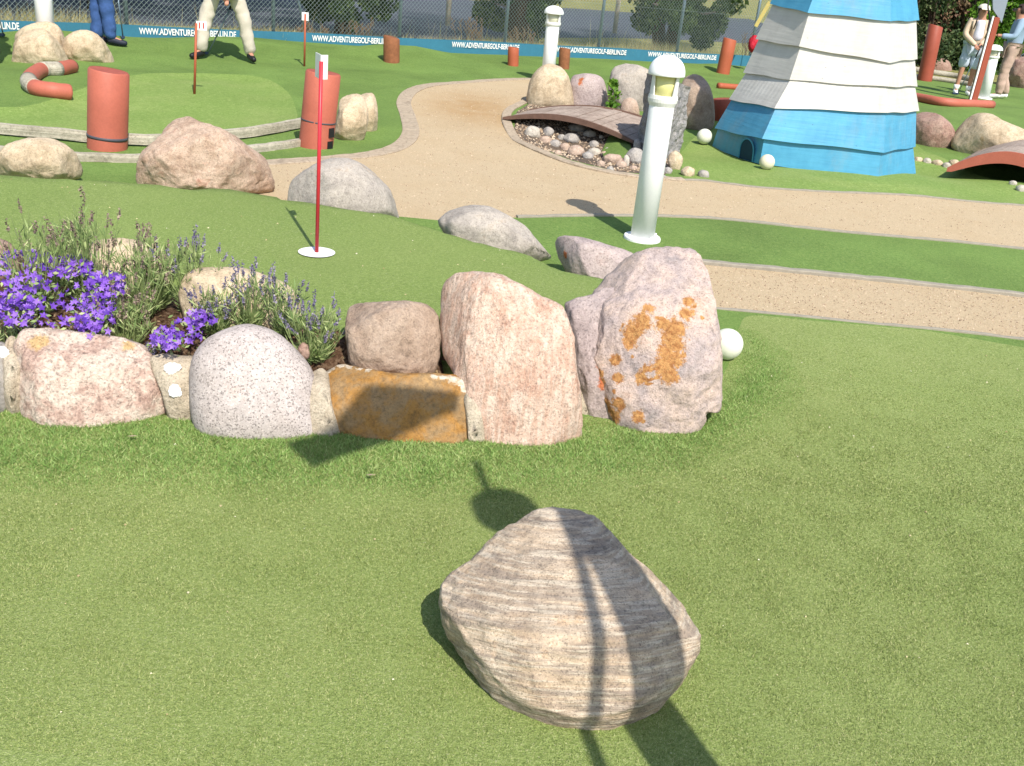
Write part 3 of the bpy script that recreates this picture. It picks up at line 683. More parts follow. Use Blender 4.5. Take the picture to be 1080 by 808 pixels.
# pebbles along the pond
def pebble(x, y, w, h, mat, label, seed, grp, z0=None, cat='stone'):
    w, h = w*1.0, h*1.12
    px = [(x+w/2*math.cos(a)*(1+.12*math.sin(3*a+seed)), y-h/2+h/2*math.sin(a)*(1+.1*math.cos(2*a+seed))) for a in np.linspace(0, 2*PI, 10, endpoint=False)]
    T = np.linalg.norm(g(x, y)-CAM)
    rock('pebble', px, (x, y-1), w*T/FP*.45, mat, label, seed, 3 if w < 14 else 4, .8, .05, 5, extend=1.5, group=grp, cat=cat, z0=z0)
peb = [(562, 146, 17, 12, 'pebblewhite'), (575, 152, 14, 8, 'pebblepink'), (585, 156, 13, 8, 'pebblegrey'), (578, 144, 12, 9, 'pebblegrey'), (596, 160, 12, 8, 'pebblepink'), (604, 152, 22, 10, 'pebblegrey'), (613, 140, 28, 9, 'pebblegrey'), (622, 145, 14, 7, 'pebblewhite'),
       (607, 166, 18, 12, 'pebblepink'), (626, 156, 11, 7, 'pebblegrey'), (620, 169, 12, 8, 'pebblegrey'), (627, 165, 14, 8, 'pebblewhite'), (634, 176, 10, 6, 'pebblepink'), (646, 173, 22, 10, 'pebblepink'), (655, 178, 12, 8, 'pebblepink'), (634, 147, 5, 4, 'pebblewhite'), (641, 160, 7, 4, 'pebblewhite'),
       (661, 176, 6, 12, 'pebblewhite'), (671, 174, 20, 16, 'pebblegrey'), (668, 180, 10, 5, 'pebblepink'), (672, 160, 8, 13, 'pebblegrey'), (680, 182, 9, 6, 'pebblegrey'), (704, 184, 10, 7, 'pebblegrey'), (712, 180, 16, 18, 'tanrock'), (726, 187, 15, 10, 'tanrock'), (742, 188, 13, 8, 'pebblegrey'), (700, 190, 6, 5, 'pebblegrey'),
       (592, 148, 9, 6, 'pebblegrey'), (637, 165, 8, 5, 'pebblepink'), (588, 164, 8, 5, 'pebblepink'), (644, 181, 8, 5, 'pebblegrey')]
NM = {'pebblewhite': 'white', 'pebblepink': 'pinkish', 'pebblegrey': 'grey', 'tanrock': 'tan'}
for i, (x, y, w, h, m_) in enumerate(peb):
    pos = 'at the left end of the pond rim' if x < 590 else 'under the plank bridge' if y < 158 and x < 640 else 'in the middle of the pond rim' if x < 640 else 'just left of the near bollard lamp' if x < 690 else 'right of the near bollard lamp'
    sz = 'large' if w >= 18 else 'fist-sized' if w >= 12 else 'small'
    pebble(x, y, w, h, m_, f'{sz} {NM[m_]} stone {pos}', i+200, 'stones round the dry pond')
for i, (x, y, w, h) in enumerate([(968, 171, 12, 5), (978, 173, 9, 6), (988, 175, 13, 6), (998, 178, 10, 6), (1006, 175, 12, 6), (1013, 180, 9, 4)]):
    pebble(x, y, w, h, 'pebblewhite' if i % 2 else 'tanrock', ('pale' if i % 2 else 'tan')+' flat stone in the row between tower and right-hand bridge', i+300, 'stones edging the tower green')
for i, (x, y, w, h) in enumerate([(1068, 196, 9, 5), (1077, 203, 12, 7)]):
    pebble(x, y, w, h, 'pebblewhite', ['small white stone under the right-hand bridge', 'larger white stone at the right photo edge under the bridge'][i], i+310, 'stones edging the tower green')
# moss and mud in the pond
def drape(name, pl, mat, lift, label=None, kind='structure'):
    A = np.array(pl); lo = A.min(0); hi = A.max(0); pts = [Vector(p) for p in pl]; e = [(i, (i+1) % len(pl)) for i in range(len(pl))]
    for x in np.arange(lo[0], hi[0], .05):
        for y in np.arange(lo[1], hi[1], .05):
            if segdist([[x, y]], pl)[0] > .01: pts.append(Vector((x, y)))
    r = geometry.delaunay_2d_cdt(pts, e, [], 1, 1e-6); V = np.array([tuple(p) for p in r[0]])
    d = np.clip(segdist(V, pl), 0, .2)
    me = mesh(name, np.c_[V, hts(V)+lift+d*.15], r[2]); o = link(name, me, M[mat], smooth=True); setp(o, kind=kind)
drape('pond_moss', poly([(636, 150), (642, 143), (652, 142), (664, 150), (668, 158), (655, 162), (640, 160)]), 'lawn', .02)
drape('pond_mud', poly([(642, 163), (656, 160), (668, 160), (672, 168), (664, 173), (650, 170)]), 'redbrown', .01)

# mortar between the wall stones, with shells
def mortar(px, base, D, label, seed): rock('mortar_joint', px, base, D, 'mortar', label, seed, 5, .5, .03, 5, extend=16, cat='mortar', group='mortar joints of the wall')
mortar([(4, 368), (14, 352), (24, 372), (24, 400), (22, 442), (8, 436)], (15, 440), .09, 'tan mortar between the edge stone and the mottled pink block', 401)
mortar([(158, 380), (172, 374), (190, 375), (206, 380), (208, 415), (202, 444), (184, 444), (170, 415)], (190, 444), .10, 'tan mortar with two white shells between pink block and speckled boulder', 402)
mortar([(325, 400), (335, 388), (346, 392), (350, 425), (362, 456), (345, 460), (328, 450)], (345, 460), .07, 'pale mortar between speckled boulder and ochre slab', 403)
mortar([(485, 400), (500, 402), (508, 430), (512, 468), (498, 468), (490, 430)], (503, 468), .06, 'pale mortar between ochre slab and upright pink stone', 404)
mortar([(606, 395), (620, 400), (626, 428), (630, 440), (618, 440), (608, 425)], (622, 438), .05, 'whitish mortar right of the upright pink stone', 405)
def shell(x, y, w, h, rot, label, T):
    d = ray(x, y); c = CAM+d*T; V, F = ico(4); e2 = np.array([0, 0, 1.])-d*d[2]; e2 /= np.linalg.norm(e2); e1 = np.cross(d, e2)
    th = np.arctan2(V[:, 1], V[:, 0]); k = .82+.22*np.sin(th)+.05*np.cos(th*11)+.08*np.cos(th*3+x)
    q = V*np.c_[k, k, np.ones(len(V))]*[w/2, h/2, .006]; a = rot; qx = q[:, 0]*math.cos(a)-q[:, 1]*math.sin(a); qy = q[:, 0]*math.sin(a)+q[:, 1]*math.cos(a)
    me = mesh('shell', c+e1*qx[:, None]+e2*qy[:, None]+d*q[:, 2:], F); single('shell', me, M['shell'], label, 'shell', 'white shells set in the mortar', True, origin=c)
def front_T(x, y, names=('mortar_joint',)):
    bpy.context.view_layer.update(); best = 1e9; d = ray(x, y)
    for o in bpy.data.objects:
        if o.type == 'MESH' and o.name.split('.')[0] in names:
            mi = o.matrix_world.inverted(); ok, loc, nrm, fi = o.ray_cast(mi@Vector(CAM), (mi.to_3x3()@Vector(d)).normalized())
            if ok: best = min(best, (o.matrix_world@loc-Vector(CAM)).length)
    return best if best < 1e8 else 3.2
for x, y, w, h, r_, lb in [(182, 390, .068, .05, .2, 'upper white shell in the mortar beside the mottled pink block'), (186, 414, .05, .06, .7, 'lower white shell in the mortar beside the mottled pink block'), (2, 374, .06, .05, 0., 'white shell at the left photo edge in the mortar')]:
    shell(x, y, w, h, r_, lb, front_T(x, y, ('mortar_joint', 'wall_stone'))-.002)

# ------------------------------------------------------------------ bollard lamps
def lamp(base, Hh, lens, label, lean=(0, 0), rad=.085):
    base = np.array(base, float); root = empty('bollard_lamp', base, label, 'lamp', 'white bollard lamps')
    ax = np.array([lean[0], lean[1], 1.]); ax /= np.linalg.norm(ax); r = rad; top = Hh
    P = lambda s, m: part(s[0], s[1].me(), m, root, True)
    b = MB().lathe([(r*1.55, -.01), (r*1.55, .012), (r*1.5, .02), (r, .022)], base, 32, ax)
    for k in range(4):
        a = k*PI/2+.5; b.tube([base+[r*1.3*math.cos(a), r*1.3*math.sin(a), .018], base+[r*1.3*math.cos(a), r*1.3*math.sin(a), .034]], .009, 6)
    o = part('base_plate', b.me(), M['white'], root)
    part('post', MB().lathe([(r, .0), (r, top*.74), (r*.97, top*.745)], base, 32, ax).me(), M['white'], root, True)
    part('collar', MB().lathe([(r*.97, top*.735), (r*1.02, top*.74), (r*1.16, top*.760), (r*1.2, top*.778), (r*1.0, top*.780)], base, 32, ax).me(), M['whitedirty'], root)
    lens_me = (MB().lathe([(r*.84, top*.775), (r*.98, top*.905)], base, 24, ax).me())
    b = MB(); a0 = math.atan2(-base[1], -base[0])
    for k in range(3):      # three broad windows between three tapering pillars
        a = a0+PI/3+k*2*PI/3; seg = []
        for rr_, zz in ((1.12, .772), (1.14, .908)):
            wd = .34 if zz < .85 else .15
            for sg in (1, -1):
                for q in range(5):
                    w_ = wd*(q/2-1)*sg; rr2 = rr_ if sg > 0 else rr_-.1; seg.append(base+ax*top*zz+np.array([math.cos(a+w_), math.sin(a+w_), 0])*r*rr2)
        F = [(i, (i+1) % 10, 10+(i+1) % 10, 10+i) for i in range(10)]+[tuple(range(9, -1, -1)), tuple(range(10, 20))]
        b.add(seg, F)
    b.lathe([(r*1.0, top*.774), (r*1.19, top*.774), (r*1.15, top*.795), (r*1.0, top*.795)], base, 32, ax)
    cg = part('cage', b.me(), M['whitedirty'], root); part('lens', lens_me, M[lens], cg, True)
    hc = 1-.895; prof = [(r*1.05, top*.908), (r*1.42, top*.896), (r*1.46, top*.900)]+[(r*1.45*math.cos(t)**.9, top*.905+math.sin(t)*(top*.095)) for t in np.linspace(.08, PI/2-.03, 12)]
    part('cap', MB().lathe(prof, base, 40, ax).me(), M['white'], root, True)
    return root
B0 = gt(677, 252)
def leanof(b, h, x, y):
    t = vert(b, x, y); return ((t[0]-b[0])/h, (t[1]-b[1])/h)
tp = vert(B0, 706, 58); lamp(B0, tp[2]-B0[2], 'amber', 'nearest white bollard lamp with pale yellow lens on the green strip', leanof(B0, tp[2]-B0[2], 706, 58), .077)
B1 = gt(577, 88); tp = vert(B1, 585, 6); lamp(B1, tp[2]-B1[2], 'lens', 'white bollard lamp behind the egg-shaped stone', leanof(B1, tp[2]-B1[2], 585, 6), .092)
B2 = gt(1037, 104); tp = vert(B2, 1050, 47); lamp(B2, tp[2]-B2[2], 'lens', 'small white bollard lamp between the two standing visitors', leanof(B2, tp[2]-B2[2], 1050, 47), .1)
B3 = gt(50, 50); lamp(B3, 1.2, 'lens', 'white lamp post rising behind the boulders at the far left', (0, 0), .1)

# ------------------------------------------------------------------ balls
def ball(x, y, rad_px, mat, label):
    b0 = gt(x, y+rad_px*.8); r = rad_px*np.linalg.norm(b0-CAM)/FP
    dr = ray(x, y); zc = hz(b0[0], b0[1])+r*.97; c = CAM+dr*((zc-CH)/dr[2]); V, F = ico(5)
    k = fbm(V, 14, 1, 3.)*0
    vor = np.cos(V[:, 0]*38)*np.cos(V[:, 1]*38)*np.cos(V[:, 2]*38)
    W = V*r*(1-.012*np.clip(vor, 0, 1))[:, None]; me = mesh('ball', W, F); o = link('ball', me, M[mat], smooth=True); o.location = tuple(c); setp(o, label, 'ball', 'big white balls')
M['ballw'] = plain('ball_white', 'dcdcc9', .5, .08, 20); M['ballc'] = plain('ball_cream', 'd8d1b4', .5, .08, 20)
ball(767, 363, 16, 'ballw', 'large white ball beside the rust-patched boulder'); ball(809, 171, 7.5, 'ballc', 'cream ball in front of the striped tower'); ball(743, 144, 7.5, 'ballw', 'white ball in the shade left of the striped tower')
ball(984, 67, 2.6, 'ballw', 'tiny white ball at the foot of the thin white pole')

# ------------------------------------------------------------------ flagsticks
def flag(bx, by, tx, ty, label, kind):
    b = gt(bx, by); t = vert(b, tx, ty); root = empty('flagstick', b, label, 'flagstick', 'red hole flagsticks'); up = (t-b)/np.linalg.norm(t-b); L = np.linalg.norm(t-b)
    rr = .009
    part('pole', MB().tube([b-[0, 0, .02], b+up*L*.97], rr if kind == 1 else .013, 10).me(), M['flagred'] if kind == 1 else M['orange'], root, True)
    if kind == 1:
        z = hz(b[0], b[1]); n_ = 40; V = []; F = []
        for r_ in (.0, .062, .088):
            for k in range(n_):
                a = 2*PI*k/n_; p = np.array([b[0]+r_*math.cos(a), b[1]+r_*math.sin(a)]); V.append((p[0], p[1], hz(*p)+.006))
        for i in (1,):
            for k in range(n_): F.append((i*n_+k, i*n_+(k+1) % n_, (i+1)*n_+(k+1) % n_, (i+1)*n_+k))
        for k in range(n_): F.append((k, (k+1) % n_, n_+(k+1) % n_, n_+k))
        part('cup_rim', mesh('r', V, F), M['plate'], root)
    if kind == 1:   # folded two-sided number plate, seen edge on
        c = t; dz = .105; b2 = MB(); n2 = 3
        e = np.array([ray(tx, ty)[0], ray(tx, ty)[1], 0]); e /= np.linalg.norm(e); s = np.array([e[1], -e[0], 0])
        A = c-s*.024+e*.09; Bp = c-e*.002; Cc = c+s*.028+e*.02
        for q0, q1 in ((A, Bp), (Bp, Cc)):
            dd = q1-q0; dd /= np.linalg.norm(dd); nn = np.cross(dd, [0, 0, 1.])*.0025
            V = [q0+nn, q1+nn, q1-nn, q0-nn]; V = V+[v-up*dz for v in V]
            b2.add(V, [(0, 1, 2, 3), (7, 6, 5, 4), (0, 4, 5, 1), (1, 5, 6, 2), (2, 6, 7, 3), (3, 7, 4, 0)])
        part('number_plate', b2.me(), M['plate'], root)
    elif kind == 11 or kind == 2:
        w, h = (.10, .085) if kind == 11 else (.085, .1)
        e = np.array([b[0], b[1], 0]); e /= np.linalg.norm(e); s = np.array([e[1], -e[0], 0])
        c = t+s*(w/2 if kind == 11 else 0)-up*h/2
        pl = part('number_plate', MB().box(c, w, .006, h, s).me(), M['plate'], root)
        txt = '11' if kind == 11 else '12'
        if kind == 11:
            cu = bpy.data.curves.new('t', 'FONT'); cu.body = '11'; cu.size = .075; cu.offset = .002; cu.extrude = .001; cu.align_x = 'CENTER'; cu.align_y = 'CENTER'
            to = bpy.data.objects.new('t', cu); COL.objects.link(to); bpy.context.view_layer.update(); me = bpy.data.meshes.new_from_object(to.evaluated_get(bpy.context.evaluated_depsgraph_get())); bpy.data.objects.remove(to)
            Mx = Matrix(((s[0], 0, -e[0]), (s[1], 0, -e[1]), (0, 1, 0))).to_4x4(); me.transform(Matrix.Translation(Vector(c-e*.008))@Mx)
            o = part('lettering', me, M['digit'], pl)
    return root
flag(334, 267, 339, 58, 'nearest red flagstick standing in a white-rimmed hole with edge-on plate', 1)
flag(205, 99, 207, 22, 'distant red flagstick with white plate reading 11 near the golfer in beige', 11)
flag(321, 70, 322, 13, 'small distant red flagstick with square white plate before the fence', 2)

# ------------------------------------------------------------------ posts, poles, stumps
def cyl(name, bx, by, tx, ty, wpx, mat, label, cat='post', extra=None, slant=.15, group=None, topcol=None):
    b = gt(bx, by); t = vert(b, tx, ty); r = wpx/2*np.linalg.norm(b-CAM)/FP; ax = t-b; L = np.linalg.norm(ax); ax /= L
    root = empty(name, b, label, cat, group)
    n_ = 32; V = []; F = []; zs = [-.1, 0, .02, L*.5, L-.012, L]
    rad = [r, r, r, r*1.005, r, r*.93]
    u = np.cross([0, 1., 0], ax); u /= np.linalg.norm(u); w = np.cross(ax, u)
    for z, rr_ in zip(zs, rad):
        for k in range(n_):
            a = 2*PI*k/n_; wob = 1+.012*math.sin(3*a+bx)
            p = b+ax*z+rr_*wob*(math.cos(a)*u+math.sin(a)*w)
            if z > L*.6: p = p+ax*slant*r*(-math.sin(a)*0+math.cos(a)*-1)
            V.append(p)
    for i in range(len(zs)-1):
        for k in range(n_): F.append((i*n_+k, i*n_+(k+1) % n_, (i+1)*n_+(k+1) % n_, (i+1)*n_+k))
    F.append(tuple(range(n_-1, -1, -1))); me = mesh('body', V, F); part('body', me, M[mat], root, True)
    tv = [V[(len(zs)-1)*n_+k]-np.array(ax)*.001 for k in range(n_)]; part('top', mesh('top', tv, [tuple(range(n_))]), M[topcol or mat], root)
    if extra: extra(root, b, ax, r, L, u, w)
    return root, b, ax, r, L
M['stump'] = plain('brown_stump_wood', '96603f', .85, .35, 16, .006)
M['endgrain'] = plain('red_end_grain', 'a85848', .8, .3, 20, .002)
def band(f0, f1):
    def fn(root, b, ax, r, L, u, w):
        part('band', MB().lathe([(r*1.015, L*f0), (r*1.015, L*f1)], b, 32, ax).me(), M['shade'], root, True)
    return fn
def notches(root, b, ax, r, L, u, w):
    part('seam', MB().lathe([(r*1.015, L*.34), (r*1.015, L*.36)], b, 32, ax).me(), M['shade'], root, True)
    d = np.array([b[0], b[1], 0]); d /= np.linalg.norm(d); s = np.array([d[1], -d[0], 0])
    for f in (.22, .04):
        part('mesh_opening', MB().box(b+ax*L*f+s*r*.78-d*r*.60, .055, .02, .075, s-d*-.9).me(), M['black'], root)
cyl('red_pole', 113, 156, 114.5, 74, 36, 'redpole2', 'thick red pole standing behind the left timber rail', 'pole', band(.13, .17), topcol='endgrain', slant=.04)
cyl('red_pole', 333, 154, 341, 76, 34, 'redpole2', 'thick red pole with dark seam and two small mesh openings behind the nearest flagstick', 'pole', notches, topcol='endgrain', slant=.0)
cyl('tree_stump', 413, 65, 413, 39, 16, 'stump', 'reddish brown wooden stump before the blue banner left of centre', 'stump', slant=.2, group='short stumps near the fence')
cyl('tree_stump', 541, 69, 541.5, 50, 11, 'orange', 'short orange stump before the blue banner at the centre', 'stump', slant=.1, group='short stumps near the fence')
cyl('tree_stump', 594.5, 73, 596, 51, 11, 'stump', 'brown stump half hidden behind the far bollard lamp', 'stump', slant=.1, group='short stumps near the fence')
cyl('red_pole', 762, 78, 770, 41, 13, 'orange', 'leaning orange pole left of the striped tower', 'pole', slant=.1)
cyl('red_pole', 975, 85, 987, 27, 13, 'red', 'tall leaning red pole right of the striped tower', 'pole', slant=.2)
cyl('tree_stump', 762, 127, 763, 104, 21, 'red', 'dark reddish stump in shade at the left corner of the striped tower', 'stump', slant=.0)
# lying logs
def logm(name, pxs, rp, mat, label, cat='log', bands=None):
    W = [gt(*p) for p in pxs]; T = np.linalg.norm(W[0]-CAM); r = rp*T/FP
    Q = []
    for i in range(len(W)-1):
        p0, p1, p2, p3 = W[max(i-1, 0)], W[i], W[i+1], W[min(i+2, len(W)-1)]
        for k in range(6):
            t = k/6; Q.append(.5*((2*p1)+(p2-p0)*t+(2*p0-5*p1+4*p2-p3)*t*t+(3*p1-p0-3*p2+p3)*t**3))
    Q.append(W[-1]); Q = [q+[0, 0, r*.75] for q in Q]; root = empty(name, W[0], label, cat)
    part('body', MB().tube(Q, [r*(1+.02*math.sin(i*1.7)) for i in range(len(Q))], 18).me(), M[mat], root, True)
    if bands:
        for a, b_ in bands:
            n0 = int(a*(len(Q)-1)); n1 = int(b_*(len(Q)-1)); part('worn_patch', MB().tube(Q[n0:n1+1], r*1.035, 18).me(), M['timber'], root, True)
    return root
logm('curved_log', [(76, 76), (62, 79), (44, 80), (31, 91), (38, 99), (55, 102), (74, 104)], 6.4, 'redpole2', 'curved red tube log with grey worn patches lying in front of the far left boulders', bands=[(.17, .36), (.52, .68)])
logm('red_log', [(930, 100), (965, 106), (1000, 112), (1045, 114)], 3.9, 'redpole2', 'faded red log lying on the lawn right of the tower')
logm('red_log', [(757, 93), (782, 95)], 3, 'orange', 'small orange log lying on the lawn behind the tower')
logm('timber_sleeper', [(960, 75), (985, 79), (1010, 83), (1030, 88)], 2.6, 'timber', 'upper grey timber beam behind the woman in the cap')
logm('timber_sleeper', [(950, 81), (985, 85), (1012, 89), (1026, 92)], 2.3, 'timber', 'lower grey timber beam behind the woman in the cap')

# timber rails
def rail(px, zlift, h, w, label):
    pts = [g(*p, zlift) for p in px]; me = sweep('timber_rail', pts, w, h, 'timber', lift=zlift)
    v = np.array([q.co[:] for q in me.vertices]); z = v[:, 2]; hh = z-(hts(v[:, :2])+zlift); z2 = np.where(hh < -.02, z+.06, z)
    for q, zz in zip(me.vertices, z2): q.co[2] = zz
    single('timber_rail', me, M['timber'], label, 'rail', origin=pts[0])
rail([(-60, 136), (0, 141), (60, 146), (113, 150), (170, 151), (240, 145), (290, 139), (322, 134)], .015, .075, .05, 'upper weathered timber rail running between the two thick red poles')
rail([(-60, 154), (0, 162), (60, 167), (113, 169), (160, 169), (230, 164), (290, 157), (326, 152)], .0, .055, .06, 'lower weathered timber rail in front of the thick red poles')

# ------------------------------------------------------------------ bridges
def bridge(nl, nr, fl, fr, rise, label, side='redpole2', deck=('85746a', 'a69386'), thick=.07):
    nl, nr, fl, fr = [np.array(p, float) for p in (nl, nr, fl, fr)]; root = empty('arched_bridge', nl, label, 'bridge'); n_ = 24
    dirv = (nr-nl)[:2]; ang = math.atan2(dirv[1], dirv[0])
    def arc(a, b, t, up=0): p = a*(1-t)+b*t; p = p.copy(); p[2] += rise*math.sin(PI*t)**.9+up+.015 if 0 < t < 1 else up+.015; return p
    b_ = MB(); K = 15
    for i in range(K):
        t0, t1 = (i+.03)/K, (i+.97)/K; j_ = random.uniform(-.004, .004)
        q = [arc(nl, nr, t0, .01+j_), arc(fl, fr, t0, .01+j_), arc(fl, fr, t1, .01+j_), arc(nl, nr, t1, .01+j_)]
        b_.add(q+[p-[0, 0, .025] for p in q], [(0, 3, 2, 1), (4, 5, 6, 7), (0, 1, 5, 4), (1, 2, 6, 5), (2, 3, 7, 6), (3, 0, 4, 7)])
    part('deck', b_.me(), M['deckwood'], root)
    for (a, b, s) in ((nl, nr, -1), (fl, fr, 1)):
        out = (nl-fl); out /= np.linalg.norm(out); out = out*(-s)
        V = []; F = []
        for i in range(n_+1):
            t = i/n_; p = arc(a, b, t, .022)+out*.004; q = p+out*.035; th = thick*(.35+.65*math.sin(PI*t)**.4) if 0 < t < 1 else thick*.35
            V += [p, q, q-[0, 0, th], p-[0, 0, th]]
        for i in range(n_):
            for k in range(4): F.append((i*4+k, (i+1)*4+k, (i+1)*4+(k+1) % 4, i*4+(k+1) % 4))
        F += [(0, 1, 2, 3), (n_*4+3, n_*4+2, n_*4+1, n_*4)]
        me = mesh('beam', V, F); bm = bmesh.new(); bm.from_mesh(me); bmesh.ops.recalc_face_normals(bm, faces=bm.faces); bm.to_mesh(me); bm.free(); part('side_beam', me, M[side], root)
M['deckwood'] = rockmat('weathered_deck', ['7d6c60', '9a887a', 'ad9c8d', '8f7b6c'], 3, .2, .3, 90, bands=((3, 3, 3), (0, 0, .4), .2, 'b8a898', '6f5f54'), bump=.003, crack=.0)
M['beamred'] = plain('faded_beam', '75594a', .8, .3, 12, .002)
bridge(g(531, 127), g(668, 152), g(557, 119), g(704, 137), .125, 'small arched plank bridge over the dry pond', 'beamred', thick=.055)
bridge(g(999, 180), g(1130, 204), g(1030, 162), g(1170, 182), .26, 'faded red arched bridge at the right photo edge', 'redpole2', ('9c8478', 'b8a496'), .12)

# ------------------------------------------------------------------ striped tower
def tower():
    LV = [[(750, 157), (801, 173), (926, 188), (966, 183)], [(754, 134), (804, 145), (932.5, 160), (966, 153.5)], [(769, 103.5), (817, 113), (937, 117.6), (970, 116)],
          [(784, 75.5), (833, 83), (938, 90), (968, 90)], [(797, 40), (843, 47.5), (938.5, 65), (968, 61)], [(812, 2.5), (852, 12), (940, 21), (970, 20)]]
    b = [g(*p) for p in LV[0]]; b[0] = g(*LV[0][0], -.05); b[3] = g(*LV[0][3], -.07); C = np.array([2.77, 10.2, 0]); rings = []
    for lv in LV:   # every corner runs up and inwards over its foot
        t = []; ss = []
        for k, p in enumerate(lv):
            d = C-b[k]; n_ = np.array([-d[1], d[0], 0]); R = ray(*p); q = CAM+R*(((b[k]-CAM)@n_)/(R@n_)); t.append(q); ss.append(((q-b[k])@d)/(d@d))
        sm = float(np.mean(ss)); zm = float(np.mean([q[2] for q in t]))
        for bk in (np.array([3.55, 10.95, 0]), np.array([2.05, 11.0, 0])): t.append(bk+(C-bk)*sm+[0, 0, zm])
        rings.append(t)
    # two further courses above the frame, tapering the same way
    for k in range(3):
        a = rings[-1]; cen = np.mean(a, 0); rings.append([cen+(p-cen)*.88+[0, 0, .3] for p in a])
    root = empty('striped_tower', np.mean(rings[0], 0)*[1, 1, 0], 'tall tapering blue and white boarded tower with a tunnel hole at its foot', 'tower')
    mats = ['tblue', 'tblue', 'twhite', 'twhite', 'twhite', 'tblue', 'tblue', 'twhite']; m_ = 12; out = None
    for i in range(len(rings)-1):
        lo = rings[i]; hi = rings[i+1]; cen = np.mean(lo, 0); cen2 = np.mean(hi, 0); V = []; F = []; nn = 6*m_
        drop = .0 if i == 0 else .012
        def ringpts(R, cen_, inset, wav, dz):
            o = []
            for k in range(6):
                a, c = np.array(R[k]), np.array(R[(k+1) % 6])
                for j in range(m_):
                    t = j/m_; p = a*(1-t)+c*t; L = np.linalg.norm(c-a)
                    ph = (i*1.9+k*2.1); sl_ = (np.array(hi[k])-np.array(lo[k]))*(1-t)+(np.array(hi[(k+1) % 6])-np.array(lo[(k+1) % 6]))*t; sl_ /= np.linalg.norm(sl_); p = p+sl_*(wav*math.sin(PI*t)*math.sin(2*PI*t*.9+ph)*min(1, L))+[0, 0, dz]
                    d = p-cen_; d[2] = 0; d /= np.linalg.norm(d)+1e-9; o.append(p-d*inset)
            return o
        wv = .009 if i else .008
        A = ringpts(lo, cen, 0., wv, -drop); B = ringpts(hi, cen2, .04, 0, .02); A2 = ringpts(lo, cen, .022, wv, -drop)
        V = A2+A+B; F = []
        for r_ in range(2):
            for k in range(nn): F.append((r_*nn+k, r_*nn+(k+1) % nn, (r_+1)*nn+(k+1) % nn, (r_+1)*nn+k))
        F.append(tuple(range(2*nn, 3*nn)))
        part('board', mesh('board', V, F), M[mats[i]], root)
    # tunnel mouth in the left face
    A0, A1, B0, B1 = [np.array(q) for q in (rings[0][0], rings[0][1], rings[1][0], rings[1][1])]
    d = A1-A0; nrm = np.cross(d, B0-A0); nrm /= np.linalg.norm(nrm); nrm = nrm*(-1 if nrm[1] > 0 else 1); L = np.linalg.norm(d)
    def fp(x, z, o): u = .74+x/L; w = z/.26; return (A0*(1-u)+A1*u)*(1-w)+(B0*(1-u)+B1*u)*w+nrm*o
    w_ = .145; prof = [(w_, 0.)]+[(w_*math.cos(PI*k/18), .10+.125*math.sin(PI*k/18)) for k in range(19)]+[(-w_, 0.)]; n_ = len(prof)
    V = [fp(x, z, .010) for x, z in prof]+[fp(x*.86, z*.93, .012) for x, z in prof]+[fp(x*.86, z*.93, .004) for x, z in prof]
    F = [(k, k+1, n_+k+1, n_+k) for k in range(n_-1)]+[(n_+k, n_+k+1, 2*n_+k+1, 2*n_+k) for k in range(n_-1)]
    part('tunnel_rim', mesh('rim', V, F), M['tdblue'], root); part('tunnel_shade', mesh('hole', V[2*n_:], [tuple(range(n_))]), M['bluedark'], root)  # flat dark sheet on the uncut board stands for the shade inside the tunnel
    # crack in the second board, right face: a thin dark split
    # roof
    topr = rings[-1]; cen = np.mean(topr, 0); V = [q+(q-cen)*.15 for q in topr]+[cen+[0, 0, .4]]; part('roof', mesh('roof', V, [(k, (k+1) % 6, 6) for k in range(6)]+[(5, 4, 3, 2, 1, 0)]), M['tdblue'], root)
    return rings
TR = tower()

# ------------------------------------------------------------------ fence, banner
def along(s):
    P = [np.array(p) for p in FENCE]; 
    for a, b in zip(P, P[1:]):
        L = np.linalg.norm(b-a)
        if s <= L: return a+(b-a)*s/L, (b-a)/L
        s -= L
    return P[-1], (P[-1]-P[-2])/np.linalg.norm(P[-1]-P[-2])
LF = sum(np.linalg.norm(np.array(b)-np.array(a)) for a, b in zip(FENCE, FENCE[1:]))
def sofpx(x, y):
    """arc length where the fence stands at pixel column (x,y)"""
    d = ray(x, y); best = None
    for s in np.linspace(0, LF, 1500):
        p, t = along(s); e = abs(math.atan2(p[0], p[1])-math.atan2(d[0], d[1]))
        if best is None or e < best[0]: best = (e, s)
    return best[1]
posts = [sofpx(x, y) for x, y in [(288, 40), (421, 45), (532, 50), (631, 52), (714, 55), (791, 60)]]
sp = posts[1]-posts[0]
posts = [posts[0]-k*sp for k in range(5, 0, -1) if posts[0]-k*sp > 0]+posts
while posts[-1]+2.2 < LF: posts.append(posts[-1]+2.2)
fr = empty('chain_link_fence', (*along(posts[0])[0], 0), 'long galvanised chain-link fence behind the blue banner', 'fence')
FH = 1.9; off = .03
for s in posts:
    p, t = along(s); b = MB().tube([(p[0], p[1], -.1), (p[0], p[1], FH+.05)], .029, 10); b.lathe([(.028, 0), (.028, .02), (.012, .035)], (p[0], p[1], FH+.04), 10); part('post', b.me(), M['steel'], fr, True)
pA, tA = along(sofpx(325, 45)); pB, _ = along(sofpx(306, 30)); part('brace', MB().tube([(pA[0], pA[1], 0.05), (pB[0], pB[1], 1.1)], .02, 8).me(), M['steel'], fr, True)
